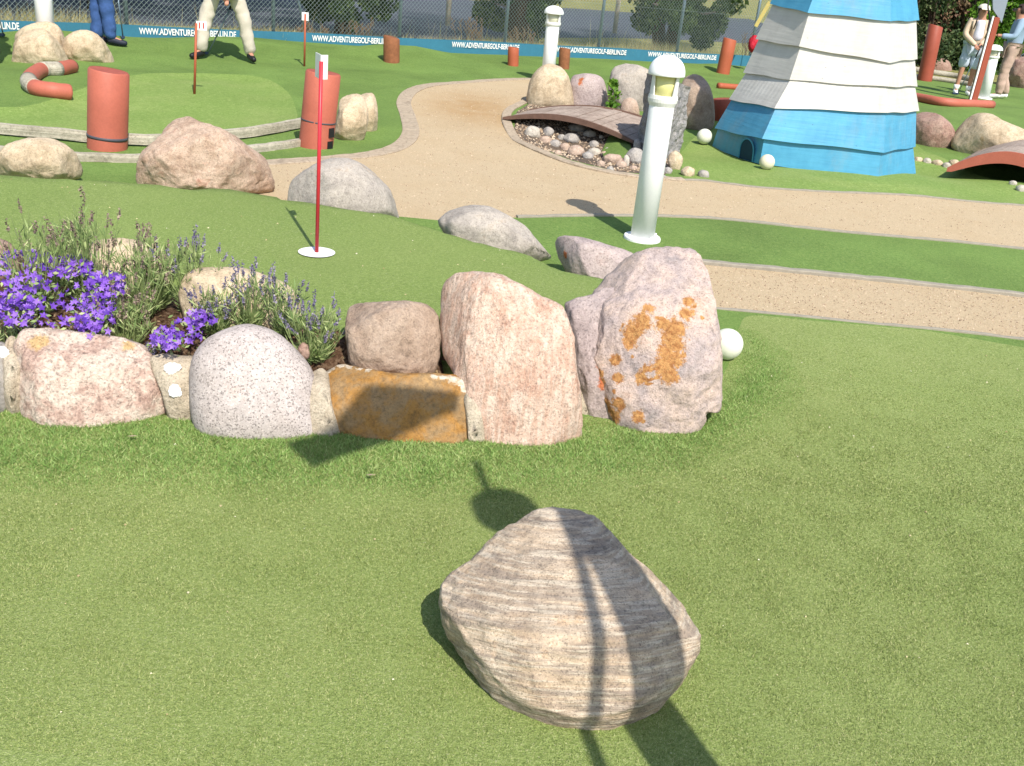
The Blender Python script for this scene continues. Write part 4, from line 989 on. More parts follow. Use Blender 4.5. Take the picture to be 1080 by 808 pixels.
for s0, s1 in zip(posts, posts[1:]):
    b = MB(); L = s1-s0; st = .068; k = -FH
    while k < L:
        for sg in (1, -1):
            # wire from (k,0) to (k+FH, FH) clipped to the bay
            u0, u1 = max(k, 0), min(k+FH, L)
            if u1-u0 > .02:
                z0, z1 = u0-k, u1-k
                if sg < 0: z0, z1 = FH-z0, FH-z1
                p, t = along(s0+u0); q, t2 = along(s0+u1); nn = np.array([t[1], -t[0]])*.028
                b.tube([(p[0]+nn[0], p[1]+nn[1], z0+.03), (q[0]+nn[0], q[1]+nn[1], z1+.03)], .003, 3, False)
        k += st
    for z in (.05, .95, 1.9):
        p, _ = along(s0); q, _ = along(s1); b.tube([(p[0]+.02, p[1]-.03, z), (q[0]+.02, q[1]-.03, z)], .0025, 3, False)
    part('wire_mesh', b.me(), M['wire'], fr)
# banner
def bannerme():
    V = []; F = []; S = np.arange(.2, LF-.2, .12); n_ = len(S)
    for s in S:
        p, t = along(s); nn = np.array([t[1], -t[0]])*(.055+.006*math.sin(s*4)); zt = .205+.006*math.sin(s*2.1)
        for z in (-.05, .08, zt): V.append((p[0]+nn[0], p[1]+nn[1], z))
        for z in (zt, .08, -.05): V.append((p[0]+nn[0]*.9, p[1]+nn[1]*.9, z))
    for i in range(n_-1):
        for k in range(5): F.append((i*6+k, (i+1)*6+k, (i+1)*6+k+1, i*6+k+1))
    return mesh('banner', V, F)
bn = empty('banner', (*along(3)[0], 0), 'long blue banner with white web address along the foot of the fence', 'banner')
sheet = part('sheet', bannerme(), M['teal'], bn)
TXT = 'WWW.ADVENTUREGOLF-BERLIN.DE'
def textmesh(txt, size):
    cu = bpy.data.curves.new('t', 'FONT'); cu.body = txt; cu.size = size; cu.extrude = 0; cu.offset = size*.022
    to = bpy.data.objects.new('t', cu); COL.objects.link(to); bpy.context.view_layer.update()
    me = bpy.data.meshes.new_from_object(to.evaluated_get(bpy.context.evaluated_depsgraph_get())); bpy.data.objects.remove(to); return me
for (xa, ya, xb, yb, z) in [(-88, 33, 20, 37, .10), (146, 40, 247, 44, .10), (327, 47, 412, 52, .10), (474, 54, 545, 57, .10), (584, 60, 657, 64, .10), (680, 64, 752, 68, .10)]:
    s0, s1 = sofpx(xa, ya), sofpx(xb, yb); me = textmesh(TXT, 1.0); v = np.array([q.co[:] for q in me.vertices]); W = v[:, 0].max()
    kx = (s1-s0)/W; hgt = .095
    for q in me.vertices:
        p, t = along(s0+q.co[0]*kx); nn = np.array([t[1], -t[0]])*.066; q.co = (p[0]+nn[0], p[1]+nn[1], z+q.co[1]/.72*hgt*.9-.005)
    part('lettering', me, M['plate'], sheet)

# ------------------------------------------------------------------ people
def skin_mesh(verts, edges, radii, sub=2):
    me = bpy.data.meshes.new('sk'); me.from_pydata([tuple(v) for v in verts], edges, []); o = bpy.data.objects.new('sk', me); COL.objects.link(o)
    md = o.modifiers.new('s', 'SKIN'); sv = me.skin_vertices[0].data
    for i, r in enumerate(radii): sv[i].radius = (r, r) if not hasattr(r, '__len__') else r; sv[i].use_root = (i == 0)
    md.use_smooth_shade = True; m2 = o.modifiers.new('u', 'SUBSURF'); m2.levels = sub; m2.render_levels = sub
    bpy.context.view_layer.update(); r = bpy.data.meshes.new_from_object(o.evaluated_get(bpy.context.evaluated_depsgraph_get())); bpy.data.objects.remove(o); return r
def person(loc, head, label, J, top, bottom, shoes, bottom_to='ankle', hairm='hair', sleeves='wrist', extras=None, scale=1.):
    """J: joint overrides in body coordinates (x right, y forward, z up)"""
    D = dict(pel=(0, 0, .93), wai=(0, 0, 1.08), che=(0, .0, 1.30), nec=(0, 0, 1.46), hea=(0, .01, 1.58), top=(0, .0, 1.66),
             hl=(-.09, 0, .9), hr=(.09, 0, .9), kl=(-.11, .02, .48), kr=(.11, .02, .48), al=(-.12, 0, .09), ar=(.12, 0, .09), tl=(-.13, .15, .035), tr=(.13, .15, .035),
             sl=(-.18, 0, 1.40), sr=(.18, 0, 1.40), el=(-.24, 0, 1.12), er=(.24, 0, 1.12), wl=(-.25, .08, .88), wr=(.25, .08, .88), ml=(-.25, .11, .80), mr=(.25, .11, .80))
    D.update(J); D = {k: np.array(v, float)*scale for k, v in D.items()}
    ch, sh = math.cos(head), math.sin(head); loc = np.array(loc, float)
    Wd = lambda p: np.array([loc[0]+p[0]*ch-p[1]*sh, loc[1]+p[0]*sh+p[1]*ch, loc[2]+p[2]])
    root = empty('person', loc, label, 'person')
    def sk(names, edges, rad, sub=2):
        idx = {n_: i for i, n_ in enumerate(names)}; return skin_mesh([Wd(D[n_]) for n_ in names], [(idx[a], idx[b]) for a, b in edges], [r*scale if not hasattr(r, '__len__') else tuple(q*scale for q in r) for r in rad], sub)
    names = ['pel', 'wai', 'che', 'nec', 'hea', 'top', 'hl', 'hr', 'kl', 'kr', 'al', 'ar', 'tl', 'tr', 'sl', 'sr', 'el', 'er', 'wl', 'wr', 'ml', 'mr']
    E = [('pel', 'wai'), ('wai', 'che'), ('che', 'nec'), ('nec', 'hea'), ('hea', 'top'), ('pel', 'hl'), ('pel', 'hr'), ('hl', 'kl'), ('hr', 'kr'), ('kl', 'al'), ('kr', 'ar'), ('al', 'tl'), ('ar', 'tr'), ('che', 'sl'), ('che', 'sr'), ('sl', 'el'), ('sr', 'er'), ('el', 'wl'), ('er', 'wr'), ('wl', 'ml'), ('wr', 'mr')]
    rad = [.12, .11, .12, .055, .098, .07, .085, .085, .055, .055, .038, .038, .03, .03, .055, .055, .042, .042, .028, .028, .035, .035]
    part('body', sk(names, E, rad), M['skin'], root, True)
    # fingers
    for s in 'lr':
        b = MB(); m0 = D['m'+s]; w0 = D['w'+s]; d = m0-w0; d /= np.linalg.norm(d)+1e-9; sd = np.cross(d, [0, 0, 1.]) if abs(d[2]) < .9 else np.array([0, 1., 0])
        for k in range(4):
            o_ = sd*(k-1.5)*.019; b.tube([Wd(m0+o_*.9), Wd(m0+o_+d*.035), Wd(m0+o_+d*(.055+.006*(k in (1, 2)))+sd*0+np.array([0, .012, -.005]))], [.0095, .009, .007], 6)
        b.tube([Wd(w0+d*.03+sd*.03), Wd(w0+d*.06+sd*.05), Wd(w0+d*.085+sd*.045)], [.011, .01, .008], 6)
        part('hand', b.me(), M['skin'], root, True)
    # face
    h = D['hea']; b = MB(); b.tube([Wd(h+np.array([0, .088, .015])*scale), Wd(h+np.array([0, .118, -.012])*scale)], [.008, .013], 6); part('nose', b.me(), M['skin'], root, True)
    if bottom:
        kn = ['pel', 'hl', 'hr', 'kl', 'kr']+(['al2', 'ar2'] if bottom_to == 'ankle' else [])
        D['al2'] = D['al']+(D['kl']-D['al'])*-.06; D['ar2'] = D['ar']+(D['kr']-D['ar'])*-.06
        if bottom_to == 'knee': D['kl'] = D['hl']+(D['kl']-D['hl'])*.98; D['kr'] = D['hr']+(D['kr']-D['hr'])*.98
        rr_ = [.15, .112, .112, .09, .09]+([.078, .078] if bottom_to == 'ankle' else [])
        if bottom_to == 'knee': rr_ = [.15, .115, .115, .105, .105]
        ee = [('pel', 'hl'), ('pel', 'hr'), ('hl', 'kl'), ('hr', 'kr')]+([('kl', 'al2'), ('kr', 'ar2')] if bottom_to == 'ankle' else [])
        me = sk(kn, ee, rr_); v = np.array([q.co[:] for q in me.vertices]); dn = .03*fbm(v*[1, 1, 1.6], 8, 3, 4.); 
        for q, a in zip(me.vertices, dn): q.co = q.co+q.normal*float(a)*.6
        part('trousers' if bottom_to == 'ankle' else 'shorts', me, M[bottom], root, True)
    for s in 'lr':
        a, t = D['a'+s], D['t'+s]; d = t-a; d[2] = 0; d /= np.linalg.norm(d)+1e-9
        me = skin_mesh([Wd(a+d*-.05+[0, 0, -.035]), Wd(a+[0, 0, -.02]), Wd(a+d*.09+[0, 0, -.045]), Wd(a+d*.19+[0, 0, -.055])], [(0, 1), (1, 2), (2, 3)], [.042, .05, .043, .032], 2)
        part('shoe', me, M[shoes], root, True)
    if top:
        nm = ['pel', 'wai', 'che', 'nk', 'sl', 'sr', 'el', 'er']+(['wl', 'wr'] if sleeves == 'wrist' else []); D['nk'] = D['che']+(D['nec']-D['che'])*.75
        ee = [('pel', 'wai'), ('wai', 'che'), ('che', 'nk'), ('che', 'sl'), ('che', 'sr'), ('sl', 'el'), ('sr', 'er')]+([('el', 'wl'), ('er', 'wr')] if sleeves == 'wrist' else [])
        part('top', sk(nm, ee, [.155, .145, .15, .07, .078, .078, .062, .062]+([.048, .048] if sleeves == 'wrist' else [])), M[top], root, True)
    hp = Wd(D['hea']+np.array([0, -.02, .03])); V, F = ico(4); fv = np.array([-sh, ch, 0])
    q = V*[.098, .108, .1]; keep = [f for f in F if (np.mean(V[list(f)], 0)@fv < .35 or np.mean(V[list(f)], 0)[2] > .55) and np.mean(V[list(f)], 0)[2] > -.65]
    part('hair', mesh('hair', hp+q*1.03*scale, keep), M[hairm], root, True)
    if extras: extras(root, D, Wd)
    return root
def putter(D, Wd, root, a, b, mat='steel'):
    pass
def club(a, b, label, headdir=(.1, 0, 0)):
    a = np.array(a, float); b = np.array(b, float); root = empty('putter', b, label, 'golf putter')
    part('shaft', MB().tube([a, b], .009, 8).me(), M['steel'], root, True); part('grip', MB().tube([a, a+(b-a)*.25], .014, 8).me(), M['black'], root, True)
    part('club_head', bevel(MB().box(b+np.array(headdir)*.4+[0, 0, .015], .11, .045, .035, headdir).me(), .008), M['clubhead'], root)
# golfer in beige trousers (legs spread, seen from mid thigh down)
gl, gr_ = gt(212, 62), gt(264, 66); mid = (gl+gr_)/2
hv = gr_-gl; hd = math.atan2(hv[1], hv[0]); half = np.linalg.norm(hv[:2])/2
person(mid, hd, 'golfer in beige trousers standing legs apart before the banner',
       dict(al=(-half, 0, .1), ar=(half, 0, .1), tl=(-half-.12, -.10, .04), tr=(half+.02, -.16, .04), kl=(-half*.80, -.02, .48), kr=(half*.78, -.02, .48), hl=(-.11, 0, .88), hr=(.11, 0, .88), pel=(0, 0, .92),
            wl=(-.08, -.34, .86), wr=(-.02, -.34, .80), el=(-.24, -.16, 1.08), er=(.22, -.16, 1.08), ml=(-.07, -.38, .80), mr=(-.03, -.38, .74), che=(0, -.1, 1.3), nec=(0, -.16, 1.44), hea=(0, -.22, 1.55), top=(0, -.24, 1.63), sl=(-.18, -.1, 1.38), sr=(.18, -.1, 1.38)), 'bluejkt', 'beige', 'black', scale=1.)
b_ = gt(219, 60); club(vert(b_, 250, -6), b_+[0, 0, .03], 'thin steel putter held by the golfer in beige trousers', (-.1, -.05, 0))
# person in jeans
jb = gt(112, 48); person(jb+np.array([-.06, 0.02, 0]), -.9, 'person in blue jeans standing behind the golden boulder with one leg forward', dict(al=(-.10, -.02, .09), ar=(.05, .1, .09), kl=(-.08, .0, .48), kr=(.06, .06, .48), tl=(-.08, .12, .035), tr=(.1, .25, .035)), 'navy', 'jeans', 'navy')
b_ = gt(130, 42); club(vert(b_, 123, -14), b_+[0, 0, .02], 'dark putter held beside the jeans by the boulders', (.04, -.1, 0))
b_ = gt(4, 40); club(vert(b_, -4, 5), b_+[0, 0, .02], 'blue-headed putter cut by the left photo edge', (-.1, 0, 0))
eb = gt(-10, 66); person(eb, 2.4, 'person in dark clothes mostly outside the left photo edge', {}, 'black', 'black', 'black')
# woman with cap
def wx(root, D, Wd):
    hp = D['hea']; V, F = ico(4)
    q = V*[.108, .118, .085]; keep = [f for f in F if np.mean(V[list(f)], 0)[2] > .05]
    c = Wd(hp+np.array([0, -.01, .06])); cap = mesh('cap', c+q, keep); o = part('cap', cap, M['cap'], root, True)
    f0 = Wd(hp+np.array([0, .10, .065])); f1 = Wd(hp+np.array([0, .19, .045])); dd = f1-f0
    part('cap_brim', bevel(MB().box((f0+f1)/2, np.linalg.norm(dd)*1.1, .15, .01, dd).me(), .004), M['cap'], o)
    # open white shirt front panel between the jacket halves
    b = MB(); s = skin_mesh([Wd(np.array([0, .07, .96])), Wd(np.array([0, .075, 1.15])), Wd(np.array([0, .075, 1.36]))], [(0, 1), (1, 2)], [.11, .1, .085], 2); part('shirt', s, M['shirtw'], root, True)
    for sx in (-1, 1): part('bag_strap', MB().tube([Wd(np.array([sx*.1, .15, 1.42])), Wd(np.array([sx*.11, .165, 1.3])), Wd(np.array([sx*.12, .15, 1.18]))], .012, 6).me(), M['black'], root, True)
    for s in 'lr':
        a = D['a'+s]; k = D['k'+s]; part('sock', MB().tube([Wd(a), Wd(a+(k-a)*.25)], [.05, .055], 10).me(), M['plate'], root, True)
wb = gt(1013, 100); sc_ = .93
person(wb, PI-.15, 'woman in cream cap, open cream jacket and pale shorts holding a putter', dict(wl=(-.05, .26, .98), wr=(.03, .26, .96), ml=(-.03, .31, .95), mr=(.01, .31, .93), el=(-.24, .06, 1.14), er=(.24, .06, 1.14)), 'jacket', 'shorts', 'plate', 'knee', extras=wx, scale=.94)
club(wb+np.array([0, -.33, .93]), wb+np.array([-.22, -.40, .03]), 'steel putter held in front of the woman in the cap', (-.1, 0, 0))
def mx_(root, D, Wd):
    b = MB(); h = D['hea']
    for sx in (-1, 1): b.box(Wd(h+np.array([sx*.036, .1, .02])), .055, .012, .04, (1, 0, 0))
    part('sunglasses', b.me(), M['black'], root)
mb = gt(1053, 104)
person(mb, 1.35, 'man in pale blue jacket, pinkish trousers and sunglasses at the right edge', dict(wl=(-.2, .3, 1.12), el=(-.25, .08, 1.12), ml=(-.18, .37, 1.12), al=(-.12, .05, .09), ar=(.10, -.12, .09), kl=(-.11, .06, .48), tl=(-.12, .2, .035), tr=(.1, .03, .035), hea=(0, .05, 1.57), top=(0, .05, 1.65), nec=(0, .02, 1.45)), 'bluejkt', 'pinkbeige', 'plate', extras=mx_)

# ------------------------------------------------------------------ things right of the tower
def rightposts():
    b = gt(1026, 106); t = vert(b, 1050, 18); root = empty('leaning_post', b, 'leaning red post with pale edge strip and grey metal sheet between the two visitors', 'post')
    ax = (t-b)/np.linalg.norm(t-b); L = np.linalg.norm(t-b)
    part('post', bevel(MB().box((b+t)/2, .12, .12, L, (1, .2, 0), ax).me(), .01), M['red'], root)
    part('edge_strip', MB().box((b+t)/2+np.array([-.075, -.07, 0]), .03, .025, L*1.02, (1, .2, 0), ax).me(), M['plate'], root)
    p = vert(b, 1056, 24); q = vert(b, 1068, -20); r_ = vert(b, 1046, -20); s_ = vert(b, 1047, 10)
    n_ = np.array([0, .02, 0]); V = [p-n_, q-n_, r_-n_, s_-n_, p+n_, q+n_, r_+n_, s_+n_]
    part('metal_sheet', mesh('sheet', V, [(0, 1, 2, 3), (7, 6, 5, 4), (0, 4, 5, 1), (1, 5, 6, 2), (2, 6, 7, 3), (3, 7, 4, 0)]), M['grey_metal'], root)
    c = vert(b, 1043, -10); part('cable', MB().tube([c, vert(b, 1042, 8), vert(b, 1044, 20), vert(b, 1047, 27)], .014, 8).me(), M['black'], root, True)
    part('cable', MB().tube([vert(b, 1049, -8), vert(b, 1051, 8), vert(b, 1051, 20), vert(b, 1048, 30)], .012, 8).me(), M['black'], root, True)
    b = gt(984, 70); single('thin_pole', MB().tube([b, vert(b, 1000, -4)], .022, 10).me(), M['plate'], 'thin slanting white pole right of the tall leaning red pole', 'pole', None, True, origin=b)
    # red bag and yellow cloth behind the tower
    c = gt(795, 78); t = vert(c, 795, 46); V, F = ico(4); V = V*[.10, .1, .15]*(1+.12*fbm(V, 2.5, 2, 3.))[:, None]
    root = empty('backpack', (t[0], t[1], 0), 'red backpack peeking out behind the left edge of the tower on a stand', 'backpack')
    bg_ = part('bag', mesh('bag', V+t, F), M['redbag'], root, True); part('pocket', mesh('pk', V*.55+t+[-.04, -.09, -.04], F), M['redbag'], bg_, True)
    part('stand', MB().tube([(t[0]+.05, t[1], 0), (t[0]+.05, t[1], t[2])], .02, 8).me(), M['black'], root, True)
    b = gt(800, 75); a = vert(b, 797, 28); d = vert(b, 812, 2)
    root = empty('yellow_pennant', (b[0], b[1], 0), 'narrow yellow cloth beside the upper left edge of the tower', 'pennant')
    part('cloth', MB().box((a+d)/2, np.linalg.norm(d-a), .02, .07, d-a).me(), M['yellow'], root); part('stick', MB().tube([(d[0]+.15, d[1], 0), d+[.15, 0, .3]], .012, 8).me(), M['plate'], root)
rightposts()

# ------------------------------------------------------------------ vegetation
def leafquads(C, size, r, flat=0.):
    n_ = len(C); a = r.normal(size=(n_, 3)); a /= np.linalg.norm(a, axis=1)[:, None]; b = np.cross(a, r.normal(size=(n_, 3))); b /= np.linalg.norm(b, axis=1)[:, None]
    s = (size*(.6+.8*r.random(n_)))[:, None]; return np.stack([C-a*s*.5, C+b*s*.28, C+a*s*.5, C-b*s*.28], 1).reshape(-1, 3)
def foliage(centres, radii, n_, size, seed):
    r = np.random.default_rng(seed); k = r.integers(0, len(centres), n_); d = r.normal(size=(n_, 3)); d /= np.linalg.norm(d, axis=1)[:, None]
    C = np.array(centres)[k]+d*(np.array(radii)[k]*r.random(n_)**.5)[:, None]; C[:, 2] = np.maximum(C[:, 2], .03)
    V = leafquads(C, size, r); t = np.clip(.4+.22*r.normal(size=n_)+.5*noise(C, 1.6, 5.), 0, 1)
    me = fastmesh('crown', V, 4); colattr(me, np.repeat(t, 4)); return me
def tree(x, y, cr, hgt, low, label, seed, leaf='treeleaf', trunkr=.13, n_=9000, top=2.8, size=.11, lean=(0, 0), barkm='bark', stems=1):
    r = random.Random(seed); b = np.array([x, y, 0.]); root = empty('tree', b, label, 'tree', 'trees beyond the fence'); tb = MB(); cen = []; rad = []
    for s in range(stems):
        a = r.uniform(0, 6.28); d = np.array([math.cos(a), math.sin(a)])*(.35 if stems > 1 else .0); p = b+[d[0]*.3, d[1]*.3, -.1]
        q = b+[d[0]+lean[0]*.4, d[1]+lean[1]*.4, hgt*.35]; t = b+[d[0]*2+lean[0], d[1]*2+lean[1], hgt*.8]
        tb.tube([p, (p+q)/2+[r.uniform(-.08, .08), 0, 0], q, (q+t)/2+[r.uniform(-.2, .2), 0, 0], t], [trunkr*1.2, trunkr, trunkr*.8, trunkr*.5, trunkr*.15], 9)
    limbs = MB()
    for k in range(13):
        z = low+(hgt*.75-low)*k/13; a = r.uniform(0, 6.28); L = cr*(.6+.5*r.random())*(1-.35*abs(z/hgt-.4)); p = b+[lean[0]*z/hgt, lean[1]*z/hgt, z*.8+.15]
        e = p+[L*math.cos(a), L*math.sin(a), L*.45]; limbs.tube([p, (p+e)/2+[0, 0, .12], e], [trunkr*.45, trunkr*.3, .015], 6)
        for f in (.55, .8, 1.05): cen.append(p+(e-p)*f+[r.uniform(-.3, .3), r.uniform(-.3, .3), r.uniform(-.2, .3)]); rad.append(cr*r.uniform(.2, .38))
    for k in range(26):
        a = r.uniform(0, 6.28); e_ = top*math.sqrt(r.random()); cen.append(b+[e_*math.cos(a)+lean[0], e_*math.sin(a)+lean[1], hgt*r.uniform(.62, 1.1)]); rad.append(r.uniform(.5, .8))
    for k in range(26 if low < 1 else 0):
        a = r.uniform(0, 6.28); e_ = cr*.75*math.sqrt(r.random()); cen.append(b+[e_*math.cos(a), e_*math.sin(a), r.uniform(low, hgt*.62)]); rad.append(r.uniform(.22, .36))
    part('trunk', tb.me(), M['bark'], root, True); part('limbs', limbs.me(), M[barkm], root, True)
    me = foliage(cen, rad, n_, size, seed); me.name = 'crown'; part('crown', me, M[leaf], root)
def beyondf(x, y, d):  # ground point d metres behind the fence at pixel column
    s = sofpx(x, y); p, t = along(s); q = p+np.array([-t[1], t[0]])*d; return q
for i, (x, y, d, cr, h, low, lb, st) in enumerate([(388, 45, 1.0, .85, 4.2, .35, 'dark leafy tree with low branches behind the stump left of centre', 2), (600, 50, 1.6, .95, 4.5, .35, 'bushy tree with pale low branches behind the far bollard lamp', 3), (752, 55, 1.5, 1.2, 5., .4, 'dark tree with leaning pale limb left of the striped tower', 2),
                                                 (20, 30, 2.6, 1.2, 4., 1.2, 'leafy tree beyond the fence above the far left boulders', 1), (200, 35, 4.5, 1.5, 4.8, 2.0, 'tree across the verge behind the golfer in beige', 1)]):
    q = beyondf(x, y, d); tree(q[0], q[1], cr, h, low, lb, 500+i, n_=42000 if i < 3 else 24000, stems=st, barkm='barkpale')
# trees farther to the right-hand side that shade the road
for i, (x, y, cr, h, lb) in enumerate([(1.5, 27.5, 2.2, 6., 'broad roadside tree out past the road edge at centre'), (-9, 20, 2., 5.5, 'broad roadside tree shading the road at far left'), (-6.5, 21.5, 2., 5.5, 'broad roadside tree shading the road left of the golfer')]):
    if i: tree(x, y, cr, h, 2.4, lb, 520+i, n_=14000, size=.17)
# hedge shrubs at the right
HG = 'hedge shrubs behind the visitors'
for i, (px_, py_, w, h, leaf, lb) in enumerate([(950, 72, 1.3, 3.2, 'hedgeleaf', 'dark hedge shrub just behind the striped tower'), (985, 72, 1.3, 3.2, 'hedgeleaf', 'dark hedge shrub behind the tall leaning red pole'), (1005, 73, .8, 1.5, 'dryleaf', 'low brownish shrub behind the woman in the cap'),
                                                (1020, 76, 1.3, 3.2, 'hedgeleaf', 'dark hedge shrub behind the woman in the cap'), (1052, 80, 1.0, 2.4, 'brightleaf', 'brighter green shrub between the two visitors'), (1064, 79, 1.6, 3.4, 'hedgeleaf', 'dark hedge shrub behind the man in pale blue'), (1110, 84, 1.6, 3.4, 'hedgeleaf', 'dark hedge shrub at the right photo edge')]):
    b = g(px_, py_); r = random.Random(900+i); cen = []; rad = []
    for k in range(46):
        zz = r.uniform(.1, h); cen.append((b[0]+r.uniform(-w, w)*.8, b[1]+r.uniform(-.5, .7)+.6, zz)); rad.append(r.uniform(.25, .5))
    root = empty('shrub', (b[0], b[1]+.6, 0), lb, 'shrub', HG)
    me = foliage(cen, rad, 9000, .10, 700+i); part('foliage', me, M[leaf], root)
    st = MB()
    for k in range(6): a = r.uniform(0, 6.28); st.tube([(b[0], b[1]+.6, -.05), (b[0]+.3*math.cos(a), b[1]+.6+.2*math.sin(a), h*.5), (b[0]+.7*math.cos(a), b[1]+.6+.4*math.sin(a), h*.9)], [.04, .03, .01], 6)
    part('stems', st.me(), M['bark'], root, True)
# small leafy plant between standing stones
b = gt(645, 117); me = foliage([b+[0, 0, .08], b+[.02, 0, .2], b+[-.02, 0, .32]], [.09, .08, .06], 260, .055, 77)
root = empty('leafy_plant', b, 'small bright green plant between the pinkish and grey standing stones', 'plant'); part('foliage', me, M['brightleaf'], root); part('stem', MB().tube([b-[0, 0, .03], b+[0, 0, .34]], .006, 5).me(), M['lavleaf'], root)
# tall dry grass along the fence
def drygrass():
    r = np.random.default_rng(4); P = []; H_ = []
    for s in np.arange(1, LF-.5, .0011):
        p, t = along(s); nn = np.array([-t[1], t[0]]); d = .05+r.random()**1.5*1.3; P.append(p+nn*d+r.normal(size=2)*.03); H_.append((.08+.14*r.random())*(1+.8*max(0, math.sin(s*1.7)+math.sin(s*.63))*.6)+(.55*r.random() if r.random() < .012 else 0))
    P = np.array(P); H_ = np.array(H_)*.9; n_ = len(P); a = r.random(n_)*6.28; ln = r.normal(size=(n_, 2))*.22*H_[:, None]; w = np.where(H_ > .4, .012, .012)
    B = np.zeros((n_, 3, 3)); dx = np.c_[np.cos(a), np.sin(a)]*w[:, None]/2; B[:, 0, :2] = P-dx; B[:, 1, :2] = P+dx; B[:, 2, :2] = P+ln; B[:, 2, 2] = H_
    me = fastmesh('dg', B.reshape(-1, 3), 3); colattr(me, np.repeat(np.clip(.5+.3*r.normal(size=n_)-.45*noise(np.c_[P, np.zeros(n_)], .9, 3.), 0, 1), 3))
    o = link('dry_grass', me, M['drygrass']); setp(o, 'pale dry grass growing along the outside of the fence', 'grass', None, 'stuff')
drygrass()
def weeds():
    for i, (x, y, h, lb) in enumerate([(382, 38, 26, 'cluster of tall brown weed stems beside the dark tree left of centre'), (340, 36, 20, 'tall tan weeds near the fence brace'), (505, 48, 30, 'tall tan weed stems between the two centre stumps'), (558, 50, 22, 'thin dry weeds behind the short orange stump'), (806, 62, 30, 'tall dry weeds left of the tower by the leaning orange pole')]):
        b = np.array([*beyondf(x, y, .35), 0.]); T = np.linalg.norm(b-CAM); hh = h*T/FP; m = MB(); r = random.Random(i)
        for k in range(14):
            a = b+[r.uniform(-.25, .25), r.uniform(-.15, .15), 0]; t = a+[r.uniform(-.12, .12), 0, hh*r.uniform(.6, 1.1)]; m.tube([a, (a+t)/2+[.02, 0, 0], t], [.006, .005, .003], 4)
            for q in range(4): f = .6+.1*q; c = a+(t-a)*f; m.tube([c, c+[r.uniform(-.06, .06), 0, .06]], [.004, .009], 4)
        me = m.me(); colattr(me, [.5+.3*r.random() for _ in me.vertices]); single('weed', me, M['dryleaf'], lb, 'weed', 'dry weeds along the fence', origin=b)
weeds()
# roadside posts
for i, (x, y, m_, lb) in enumerate([(472, 27, 'timber', 'grey roadside post seen over the centre left stump'), (521, 30, 'timber', 'grey roadside post at the centre behind the fence'), (565, 28, 'plate', 'white roadside marker post left of the far bollard lamp'), (648, 35, 'timber', 'grey roadside post right of the far bollard lamp'), (687, 37, 'timber', 'grey roadside post above the near bollard lamp')]):
    b = g(x, y); single('roadside_post', MB().lathe([(.06, -.1), (.06, 1.0), (.045, 1.04)], b, 10).me(), M[m_], lb, 'post', 'roadside posts', True, origin=b)

# flower bed
def soilz(x, y): return hz(x, y)
def lavender(x, y, n_, hgt, spread, label, seed, dry=0.4):
    r = np.random.default_rng(seed); b = np.array([x, y, soilz(x, y)]); root = empty('lavender_plant', b, label, 'plant', 'lavender plants in the flower bed')
    L = []; S = MB(); FL = []; ts = []
    for k in range(int(n_*.62)):
        a = r.random()*6.28; e = r.random()**.7; d = np.array([math.cos(a)*spread*e, math.sin(a)*spread*.7*e, 0]); h = hgt*1.22*(.5+.55*r.random())*(1-.25*e)
        p0 = b+d*.35*r.random(); p1 = b+d*.7+[0, 0, h*.55]; p2 = b+d+[0, 0, h]+r.normal(size=3)*.012
        S.tube([p0, p1, p2], [.0022, .0018, .0012], 3, False)
        # foliage along the lower half
        for q in range(20):
            t = r.random()**1.3*.62; c = p0*(1-t)+p1*t if t < .5 else p1*(1-t)+p2*t; dv = r.normal(size=3); dv[2] = abs(dv[2])+.6; dv /= np.linalg.norm(dv); ln = .035+.03*r.random(); sd = np.cross(dv, r.normal(size=3)); sd /= np.linalg.norm(sd)
            L += [c, c+dv*ln*.5+sd*.0028, c+dv*ln, c+dv*ln*.5-sd*.0028]; ts += [r.random()]*4
        if r.random() < .36:   # spike
            ax = p2-p1; ax /= np.linalg.norm(ax); hl = .028+.03*r.random(); kk = 22
            for q in range(kk):
                c = p2+ax*hl*(q/kk)+r.normal(size=3)*.0028; dv = r.normal(size=3)+ax; dv /= np.linalg.norm(dv); sd = np.cross(dv, r.normal(size=3)); sd /= np.linalg.norm(sd); w = .0062*(1-.4*q/kk)
                FL += [c-dv*w, c+sd*w*.8, c+dv*w, c-sd*w*.8]
    me = fastmesh('l', np.array(L), 4); colattr(me, ts); part('foliage', me, M['lavleaf'], root)
    sm = S.me(); colattr(sm, np.full(len(sm.vertices), .6)); part('stems', sm, M['lavleaf'], root)
    me = fastmesh('f', np.array(FL), 4); colattr(me, np.repeat(r.random(len(FL)//4), 4)); setp(part('flower_spikes', me, M['dryflower'] if dry > .5 else M['lavflower'], root), kind='stuff')
def bp(x, y): p = g(x, y, .2); return p[0], p[1]
